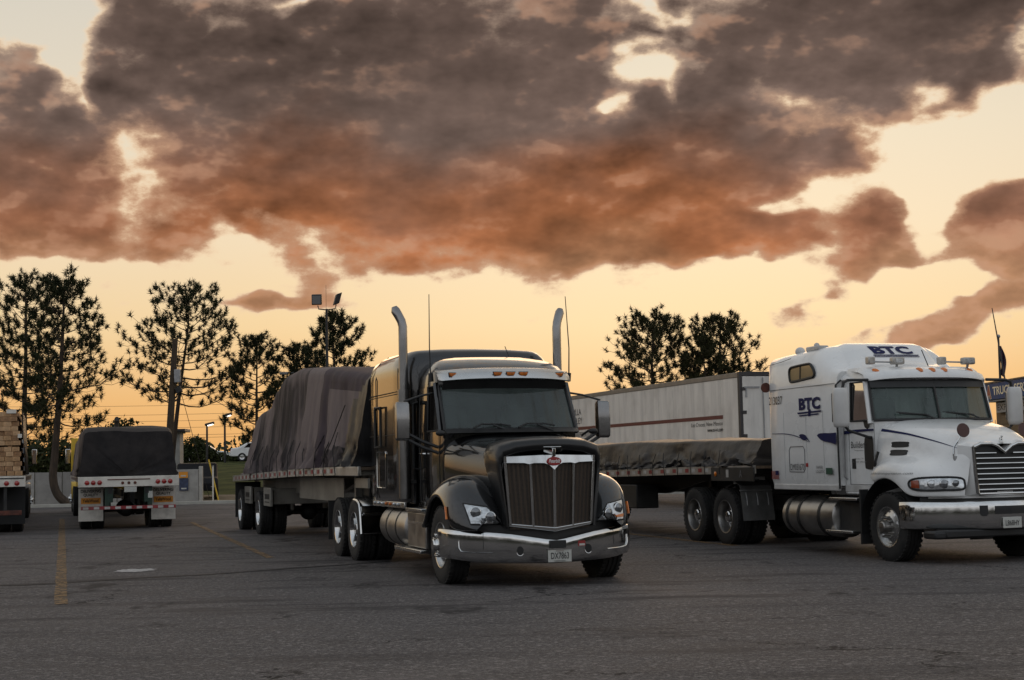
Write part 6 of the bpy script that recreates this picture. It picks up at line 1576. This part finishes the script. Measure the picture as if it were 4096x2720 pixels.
M['pole_wood'] = mat('creosoted pole', (.055, .038, .022), .9, var=.35, vscale=5, stretch=(6, 6, .6), bump=.5, bscale=14)
def utility_pole():
    P = thing('utility_pole', 'leaning wooden utility pole with grey transformer and floodlight', 'pole', (-15.75, 68, 0))
    b = MB(); b.tube([(0, 0, -.1), (.10, 0, 2), (.26, 0, 4.6), (.43, 0, 7.45)], [.175, .165, .15, .12], 12); b.build('shaft', M['pole_wood'], P)
    b = MB(); b.bx(.42, .70, -.26, -.02, 5.45, 6.05); bx_ = b.build('transformer_box', M['galv'], P, bevel=.03); b = MB(); b.tube([(.46, -.1, 6.05), (.46, -.1, 6.16)], .02, 6); b.tube([(.62, -.1, 6.05), (.62, -.1, 6.16)], .02, 6); b.build('bushing', M['dark_metal'], bx_)
    b = MB(); b.tube([(.30, 0, 4.72), (.48, -.05, 4.78), (.52, -.05, 4.95)], .03, 6); ar = b.build('lamp_arm', M['dark_metal'], P); b = MB(); b.obx((.60, -.08, 5.12), (.12, 0, .06), (0, .10, 0), (-.06, 0, .13)); b.build('floodlight', M['dark_metal'], ar, bevel=.03)
    W = thing('power_lines', 'thin overhead wires crossing the orange sky behind the utility pole', 'wire', (0, 0, 0))
    for (va, vb_) in ((5.75, 5.95), (5.15, 5.4), (4.75, 4.98), (4.35, 4.5), (3.85, 4.05), (3.6, 3.95)):
        b = MB(); b.tube([(-34 + 32 * t, 96, va + (vb_ - va) * t - .25 * math.sin(PI * t)) for t in np.linspace(0, 1, 9)], .013, 4); b.build('wire', M['dark_metal'], W)
    for (n_, a, c) in (('guy_wire', (-15.35, 68, 6.1), (-14.1, 69.5, .2)), ('service_cable', (-15.35, 68, 5.75), (-9.5, 74, 2.6))):
        G = tag(MB().tube([tuple(np.array(a) * (1 - t) + np.array(c) * t - np.array((0, 0, .35)) * math.sin(PI * t) * (n_ == 'service_cable')) for t in np.linspace(0, 1, 9)], .014, 5).build(n_, M['dark_metal']), 'steel guy wire running down from the utility pole' if n_ == 'guy_wire' else 'black cable sagging right from the utility pole', 'cable')
    Y = thing('guy_marker', 'slanting thin yellow guy wire guard standing before the grass bank', 'marker', (-13.3, 67.6, 0))
    Y.name = 'guy_marker'; b = MB(); b.tube([(0, 0, .1), (-.46, .1, 1.95)], .035, 8); b.build('sleeve', M['yellow'], Y); b = MB(); b.cyl((0, 0, 0), (0, 0, .12), .05, n=8); b.build('anchor', M['galv'], Y)
utility_pole()

def flood_pole():
    P = thing('floodlight_pole', 'tall steel pole with two floodlights rising above a pine', 'pole', (-8.85, 71.5, 0))
    b = MB(); b.tube([(0, 0, 0), (-.01, 0, 5), (0, 0, 9.05)], [.10, .08, .055], 10); b.build('shaft', M['dark_metal'], P)
    b = MB(); b.tube([(-.42, 0, 9.22), (-.38, 0, 9.05), (0, 0, 9.0), (.42, 0, 9.05), (.46, 0, 9.25)], .03, 6); cb = b.build('crossarm', M['dark_metal'], P)
    b = MB(); b.obx((-.46, -.05, 9.50), (.24, 0, 0), (0, .10, .02), (0, -.02, .25)); f = b.build('floodlight', M['dark_metal'], cb, bevel=.03); b = MB(); b.obx((-.46, -.16, 9.48), (.20, 0, 0), (0, .012, .002), (0, -.002, .20)); b.build('floodlight_glass', M['lamp_dark'], f)
    b = MB(); b.obx((.52, .02, 9.52), (.13, .04, .05), (-.05, .16, 0), (.07, 0, .26)); b.build('floodlight', M['dark_metal'], cb, bevel=.03)
    b = MB(); b.tube([(-.02, 0, 9.0), (-.02, 0, 10.2)], .008, 5); b.build('lightning_rod', M['dark_metal'], P)
    P2 = thing('light_pole', 'slim grey light pole half hidden behind the middle pine', 'pole', (-10.9, 76, 0))
    b = MB(); b.tube([(0, 0, 0), (0, 0, 6.3)], [.09, .06], 8); b.build('shaft', M['galv'], P2); b = MB(); b.tube([(-.7, 0, 6.28), (.6, 0, 6.28)], .035, 6); c = b.build('crossarm', M['galv'], P2)
    for x in (-.7, .6):
        b = MB(); b.bx(x - .22, x + .22, -.12, .12, 6.2, 6.34); b.build('lamp_head', M['galv'], c, bevel=.03)
flood_pole()
M['lit'] = mat('lit lamp', (.8, .8, .75), .4, emit=(1.0, .95, .85, 2.0))
for i, (x, z0, z1) in enumerate(((-21.55, 2.1, 5.42), (-22.88, 2.1, 4.78))):
    P = thing('street_lamp', ('taller' if i == 0 else 'shorter') + ' black street lamp, lit, on the grass bank against the orange sky', 'street lamp', (x, 112, 0), group='street lamps on the bank')
    b = MB(); b.tube([(0, 0, z0 - .3), (0, 0, z1)], [.09, .07], 8); b.build('shaft', M['dark_metal'], P)
    b = MB(); b.obx((.20, 0, z1 + .06), (.34, 0, .08), (0, .16, 0), (-.01, 0, .09)); h = b.build('lamp_head', M['dark_metal'], P, bevel=.04); b = MB(); b.obx((.28, -.10, z1 - .035), (.20, 0, .05), (0, .12, 0), (-.006, 0, .035)); b.build('lamp_glass', M['lit'], h)

# ------------------------------------------------------------------ cars on the bank and a dark pickup by the wall
M['dark_paint'] = mat('dull dark paint', (.012, .012, .014), .6, spec=.2)
def car(name, label, loc, rz, paint, pickup=False, group=None):
    C = thing(name, label, 'pickup' if pickup else 'car', loc, rz, group)
    L = 2.45 if pickup else 2.25
    if pickup: prof = [(-L, .45), (L - .05, .45), (L, .8), (L - .15, 1.05), (1.0, 1.15), (.35, 1.75), (-.75, 1.78), (-.95, 1.18), (-L, 1.15)]
    else: prof = [(-L, .38), (L - .1, .35), (L, .62), (L - .3, .82), (.95, .95), (.25, 1.40), (-.95, 1.42), (-1.65, 1.05), (-L + .05, .98), (-L - .03, .7)]
    w = .95 if pickup else .88
    b = MB(); b.loft([[(x, y * 1.0, z * (1 - (.0 if abs(y) < w else .0)) ) for x, z in prof] if abs(y) < w - .01 else [(x * .985, y, .4 + (z - .4) * .95) for x, z in prof] for y in (-w, -w + .08, w - .08, w)], True, True); b.build('body', paint, C, bevel=.05)
    for s in (-1, 1):
        zs = 1.02 if not pickup else 1.22; zt = 1.34 if not pickup else 1.68
        g = MB(); g.add([(.78, s * (w + .004), zs), (-1.25 if not pickup else -.72, s * (w + .004), zs), (-.9 if not pickup else -.66, s * (w + .004), zt), (.3, s * (w + .004), zt)], [(0, 1, 2, 3)]); g.build('side_window', M['glass_s'], C, smooth=0)
        for x in (1.4, -1.4):
            t = MB(); r = .36 if pickup else .32; t.lathe([(r * .6, .11), (r * .95, .12), (r, .06), (r, -.06), (r * .95, -.12), (r * .6, -.11)], (x, s * (w - .09), r), (0, s, 0), 20); wq = t.build('wheel', M['rubber'], C); t = MB(); t.lathe([(r * .62, .10), (r * .5, .08), (.01, .09)], (x, s * (w - .09), r), (0, s, 0), 16); t.build('rim', M['brushed'], wq)
        t = MB(); t.bx(-L - .04, -L + .12, s * (w - .2) - .12, s * (w - .2) + .12, .72, .92); t.build('tail_lamp', M['red_lens'], C, bevel=.02)
        t = MB(); t.bx(L - .25, L - .02, s * (w - .22) - .13, s * (w - .22) + .13, .62, .78); t.build('headlamp', M['lens'], C, bevel=.02)
    t = MB(); t.bx(-L - .10, -L + .02, -w + .03, w - .03, .42, .62); t.build('bumper', M['chrome'] if pickup else paint, C, bevel=.03)
    return C
car('car', 'white sedan with red tail lamps on the bank, half hidden by the tarped load', (-19.0, 113, 2.0), R(8), M['white_paint'])
car('car', 'small pale car far along the bank road, below the taller street lamp', (-26.8, 131, 2.1), R(5), M['white_paint'])
car('pickup_truck', 'dark pickup parked between the end of the pale wall and the grass bank', (-15.35, 72.8, .05), R(-78), M['dark_paint'], True)
q = thing('marker_post', 'thin white marker post in front of the dark pickup', 'post', (-13.55, 67.6, .08))
b = MB(); b.cyl((0, 0, 0), (0, 0, 1.55), .035, n=8); b.build('shaft', M['flap_white'], q); b = MB(); b.cyl((0, 0, 1.55), (0, 0, 1.6), .045, n=8); b.build('cap', M['galv'], q)

# ------------------------------------------------------------------ trees and shrubs
def needle_mat(name, a, c):
    m = mat(name, a, .7, col2=c, vscale=1.2, spec=.2)
    return m
M['needles'] = needle_mat('pine needles', (.016, .022, .008), (.036, .040, .014))
M['needles2'] = needle_mat('pine needles warm', (.024, .026, .009), (.050, .046, .016))
M['bark'] = mat('pine bark', (.050, .034, .022), .95, var=.4, vscale=7, stretch=(1, 1, .3), bump=.6, bscale=12)
M['leaf'] = needle_mat('shrub leaves', (.018, .027, .008), (.048, .055, .018))

def mesh_np(name, V, F3, mat_, parent, smooth=False):
    me = bpy.data.meshes.new(name); n = len(V); k = len(F3)
    me.vertices.add(n); me.vertices.foreach_set('co', np.asarray(V, np.float32).ravel())
    me.loops.add(k * 3); me.loops.foreach_set('vertex_index', np.asarray(F3, np.int32).ravel())
    me.polygons.add(k); me.polygons.foreach_set('loop_start', np.arange(0, 3 * k, 3, dtype=np.int32)); me.polygons.foreach_set('loop_total', np.full(k, 3, np.int32))
    me.update(calc_edges=True); me.materials.append(mat_)
    o = bpy.data.objects.new(name, me); COL.objects.link(o); o.parent = parent
    return o

def tufts(centres, dirs, rng, blades=40, length=(.13, .31), width=.034):
    """needle tufts: slender triangles fanning out round each shoot"""
    n = len(centres); C = np.repeat(np.asarray(centres), blades, 0); D = np.repeat(np.asarray(dirs), blades, 0)
    r = rng.normal(size=(n * blades, 3)); r /= np.linalg.norm(r, axis=1, keepdims=True)
    d = D * .55 + r * 1.0; d /= np.linalg.norm(d, axis=1, keepdims=True)
    s = np.cross(d, rng.normal(size=d.shape)); s /= np.linalg.norm(s, axis=1, keepdims=True) + 1e-9
    L = rng.uniform(*length, (n * blades, 1)); st = C + D * rng.uniform(-.14, .08, (n * blades, 1))
    a = st - s * width * .5; b = st + s * width * .5; t = st + d * L
    V = np.stack([a, b, t], 1).reshape(-1, 3); F = np.arange(len(V)).reshape(-1, 3)
    return V, F

def pine(label, x, y, top, base=0.0, seed=1, crown0=.35, spread=2.2, prof=None, trunk=None, r0=.17, n=30, droop=0.0, dens=1.0, needles='needles', low=None, side=None):
    rng = np.random.default_rng(seed); rnd = random.Random(seed)
    T = thing('pine_tree', label, 'tree', (x, y, base), 0, 'pines along the far side of the lot')
    H = top - base - .62
    path = trunk or [(0, 0, 0), (rnd.uniform(-.1, .1), 0, .35), (rnd.uniform(-.15, .15), 0, .7), (rnd.uniform(-.1, .1), 0, 1.0)]
    path = [(a, b_, c * H) for a, b_, c in path]
    pp = smoothpath(path, 8); zz = [p[2] for p in pp]
    def at(z): return np.array([np.interp(z, zz, [p[i] for p in pp]) for i in range(3)])
    b = MB(); b.tube(pp, [max(.025, r0 * (1 - .86 * (p[2] / H) ** 1.1)) for p in pp], 9); b.build('trunk', M['bark'], T)
    prof = prof or [(0, .55), (.25, 1.0), (.55, .9), (.8, .6), (1, .18)]
    lb = MB(); C = []; D = []
    golden = 2.39996
    for i in range(n):
        f = ((i + .5) / n) ** .9; t = crown0 + (1 - crown0) * f * .985
        L = spread * np.interp(f, [p[0] for p in prof], [p[1] for p in prof]) * rnd.uniform(.72, 1.12)
        az = i * golden + rnd.uniform(-.4, .4)
        if side and rnd.random() < side[1]: az = side[0] + rnd.uniform(-.7, .7)
        h = np.array([math.cos(az), math.sin(az), 0]); p0 = at(t * H)
        lift = np.interp(f, [0, .5, 1], [.05 - droop, .38, .95]) + rnd.uniform(-.12, .12)
        pts = [p0]
        for k in range(1, 6):
            u = k / 5; pts.append(p0 + h * L * u + np.array([0, 0, L * (lift * u + (.18 - droop * .3) * u * u - .10 * math.sin(u * PI))]) + rng.normal(size=3) * .035 * L * u)
        lr = .016 + .030 * L / spread * (1 - f * .6)
        lb.tube(pts, [lr, lr * .85, lr * .7, lr * .52, lr * .35, lr * .2], 5, False)
        # shoots along the outer part of the limb, each ending in a tuft
        ns = max(3, int((3.4 + 3.6 * L) * dens))
        for k in range(ns):
            u = .30 + .70 * (k + rnd.random()) / ns; j = min(4, int(u * 5)); q = pts[j] + (pts[j + 1] - pts[j]) * (u * 5 - j)
            sl = (.18 + .62 * L / 2.2 * (1.15 - abs(u - .6))) * rnd.uniform(.5, 1.25)
            a2 = az + rnd.choice((-1, 1)) * rnd.uniform(.35, 1.25); sd = np.array([math.cos(a2), math.sin(a2), rnd.uniform(-.1, .7)]); sd /= np.linalg.norm(sd)
            e = q + sd * sl + np.array([0, 0, .10 * sl]); lb.tube([q, q + sd * sl * .5 + np.array([0, 0, -.04]), e], [.014, .011, .008], 3, False)
            dd = sd * .6 + np.array([0, 0, .9]); C.append(e); D.append(dd / np.linalg.norm(dd))
            if rnd.random() < .45:
                c = q + (e - q) * rnd.uniform(.35, .75) + rng.normal(size=3) * .08; C.append(c + np.array([0, 0, .06])); D.append(np.array([0, 0, 1.0]))
        C.append(pts[-1]); D.append((h * .5 + np.array([0, 0, .9])) / 1.03)
    for k in range(10):
        C.append(at(H * (1 - .012 * k)) + rng.normal(size=3) * .12); D.append(np.array([0, 0, 1.0]))
    o = lb.build('limbs', M['bark'], T, fix=False)
    V, F = tufts(C, D, rng, blades=42)
    mesh_np('crown', V, F, M[needles], T)
    return T

def leafy(name, label, cat, x, y, z, clumps, seed, leaves=1400, size=.11, group=None, stem=True, mat_='leaf', top=None):
    """shrub or small broadleaf tree: leaf faces spread through several clumps, stems inside"""
    rng = np.random.default_rng(seed); T = thing(name, label, cat, (x, y, z), 0, group)
    P = []; tot = sum(c[3] * c[4] * c[5] for c in clumps)
    for (cx, cy, cz, rx, ry, rz) in clumps:
        k = max(20, int(leaves * rx * ry * rz / tot)); d = rng.normal(size=(k, 3)); d /= np.linalg.norm(d, axis=1, keepdims=True)
        rr = rng.uniform(.25, 1.0, (k, 1)) ** .5 * (1 + .18 * rng.normal(size=(k, 1)))
        P.append(np.array([cx, cy, cz]) + d * rr * np.array([rx, ry, rz]))
    P = np.concatenate(P); k = len(P)
    a = rng.normal(size=(k, 3)); a /= np.linalg.norm(a, axis=1, keepdims=True); b_ = np.cross(a, rng.normal(size=(k, 3))); b_ /= np.linalg.norm(b_, axis=1, keepdims=True)
    s = size * rng.uniform(.6, 1.4, (k, 1)); V = np.stack([P - a * s, P + b_ * s * .55, P + a * s, P - b_ * s * .55], 1).reshape(-1, 3)
    i = np.arange(k)[:, None] * 4; F = np.concatenate([i + [0, 1, 2], i + [0, 2, 3]], 0)
    mesh_np('foliage', V, F, M[mat_], T)
    if stem:
        b = MB()
        for c in clumps[:8]: b.tube([(c[0] * .3, c[1] * .3, 0), (c[0] * .6, c[1] * .6, c[2] * .5), (c[0], c[1], c[2])], [.05, .035, .015], 5)
        b.build('stem', M['bark'], T)
    return T

pine('tall pine at the left frame edge, its crown cut off by the frame', -24.4, 75, 11.75, .05, 3, .16, 2.6, [(0, 1.15), (.3, 1.0), (.6, .82), (.85, .55), (1, .2)], n=46, r0=.19, dens=1.15)
pine('tall pine with a bent trunk beside the tarped trailer at left', -19.87, 66.8, 10.65, .05, 8, .36, 2.35, [(0, .9), (.12, 1.0), (.25, 1.12), (.5, .72), (.8, .52), (1, .2)],
     trunk=[(.10, 0, 0), (-.42, 0, .05), (-.62, 0, .12), (-.55, 0, .22), (-.35, 0, .5), (-.20, 0, .8), (-.15, 0, 1)], n=40, r0=.20, dens=1.05, droop=.12)
pine('broad open-crowned pine standing behind the utility pole', -16.35, 75, 10.75, .1, 21, .46, 2.95, [(0, 1.05), (.15, 1.12), (.4, .98), (.7, .66), (.9, .42), (1, .2)], trunk=[(-.9, 0, 0), (-.6, 0, .3), (-.3, 0, .55), (.1, 0, .85), (.15, 0, 1)], n=38, r0=.15, dens=.95, droop=.10)
pine('slender pine left of the tall tarped load', -12.85, 75, 8.5, .2, 34, .30, 1.75, [(0, .55), (.2, .95), (.5, 1.0), (.8, .6), (1, .2)], n=34, r0=.12, dens=.9)
pine('small pine between the slender pine and the floodlight pole', -11.2, 78, 8.2, .35, 39, .42, 1.6, n=24, r0=.12, dens=.9)
pine('full pine directly behind the twin floodlight pole', -9.05, 76, 9.55, .2, 45, .40, 2.35, [(0, 1.0), (.25, 1.0), (.5, .72), (.75, .48), (1, .2)], n=42, r0=.15, dens=1.05)
pine('round-topped pine above the white box trailer, nearer the black tractor', 7.2, 76, 9.05, .2, 52, .40, 2.55, [(0, 1.05), (.25, 1.0), (.55, .8), (.8, .52), (1, .22)], n=46, r0=.17, dens=1.1, needles='needles2')
pine('pine above the rear end of the white box trailer', 10.55, 76, 8.95, .2, 63, .40, 2.05, [(0, 1.15), (.25, .95), (.55, .85), (.8, .6), (1, .25)], n=42, r0=.18, dens=1.1, needles='needles2')
pine('thin pine between the two pines above the white box trailer', 9.55, 74.5, 7.9, .2, 71, .50, 1.15, n=22, r0=.12, dens=1.0, needles='needles2')

leafy('broadleaf_tree', 'small leafy tree beside the bent pine trunk', 'tree', -18.9, 72, 0, [(0, 0, 3.3, .9, .8, .6), (.6, 0, 3.0, .7, .6, .5), (-.6, 0, 3.0, .7, .7, .6), (.2, .2, 3.75, .6, .5, .35), (1.15, 0, 2.75, .45, .4, .35), (-.2, 0, 2.5, 1.2, .8, .6)], 5, 2600, .085)
rnd_ = random.Random(17)
for i in range(9):
    x = -30.5 + i * 1.55 + rnd_.uniform(-.3, .3)
    leafy('hedge_shrub', ['leftmost', 'second', 'third', 'fourth', 'fifth', 'sixth', 'seventh', 'eighth', 'rightmost'][i] + ' of nine dense dark shrubs behind the pale wall', 'shrub', x, 71.2 + rnd_.uniform(-.5, .5), 0,
          [(rnd_.uniform(-.3, .3), 0, .9, 1.1, .9, .9), (rnd_.uniform(-.5, .5), 0, 1.9, .95, .8, .8), (rnd_.uniform(-.4, .4), 0, 2.55, .7, .6, .6)], 100 + i, 2300, .10, 'dark shrubs behind the wall')
leafy('broadleaf_tree', 'rounded leafy tree on the bank left of the street lamps', 'tree', -24.6, 116, 2.0, [(0, 0, 1.35, .95, .8, .65), (.65, 0, 1.1, .6, .5, .45), (-.8, 0, .95, .7, .6, .5), (.1, 0, .7, 1.5, .9, .6), (1.1, 0, .7, .5, .5, .4), (-1.4, 0, .5, .6, .5, .4)], 9, 2600, .11)
for i in range(6):
    x = -27.5 + i * 1.5
    leafy('bank_shrub', ['leftmost', 'second', 'third', 'fourth', 'fifth', 'rightmost'][i] + ' of six low shrubs along the bank road', 'shrub', x, 117 + rnd_.uniform(-1, 1), 2.0, [(0, 0, .35, 1.1, .8, .42), (rnd_.uniform(-.5, .5), 0, .6, .6, .5, .35)], 200 + i, 700, .10, 'low shrubs on the bank')
def far_woods():
    """distant woods all round the lot, one mass"""
    rng = np.random.default_rng(77); P = []; S = []
    for (cx, cy, r, a0, a1, n, h0, h1) in ((0, 0, 175, -60, 62, 9000, 1.6, 4.2), (0, 0, 150, 95, 265, 16000, 7.0, 15.0), (0, 0, 140, 62, 95, 3200, 5, 11), (0, 0, 120, 265, 300, 4200, 5, 10)):
        k = n; a = np.radians(rng.uniform(a0, a1, k)); rr = r + rng.uniform(-8, 8, k)
        crest = (h0 + (h1 - h0) * (.5 + .3 * np.sin(a * 37) + .2 * np.sin(a * 91 + 1) + .22 * np.sin(a * 211 + 2))) 
        z = rng.uniform(0, 1, k) ** .8 * crest + (2.0 if h1 < 5 else 0)
        P.append(np.stack([rr * np.sin(a), rr * np.cos(a), z], 1)); S.append(np.where(np.full(k, h1 < 5), .33, 1.1) * rng.uniform(.6, 1.4, k))
    P = np.concatenate(P); S = np.concatenate(S)[:, None]; k = len(P)
    a = rng.normal(size=(k, 3)); a /= np.linalg.norm(a, axis=1, keepdims=True); b_ = np.cross(a, rng.normal(size=(k, 3))); b_ /= np.linalg.norm(b_, axis=1, keepdims=True)
    V = np.stack([P - a * S, P + b_ * S * .7, P + a * S, P - b_ * S * .7], 1).reshape(-1, 3); i = np.arange(k)[:, None] * 4; F = np.concatenate([i + [0, 1, 2], i + [0, 2, 3]], 0)
    o = mesh_np('far_woods', V, F, M['leaf'], None); tag(o, 'dark distant woods ringing the lot', 'woods', kind='stuff')
    g = MB()
    for a0, a1, h, r in ((-60, 62, 3.2, 184), (95, 265, 9, 158), (62, 95, 6.5, 148), (265, 300, 6.5, 128)):
        g.grid([[(r * math.sin(R(a)), r * math.cos(R(a)), z) for a in np.linspace(a0, a1, 60)] for z in (0, h)])
    o = g.build('woods_depth', M['leaf'], smooth=0); tag(o, 'shadowed depth of the distant woods', 'woods', kind='stuff')
far_woods()
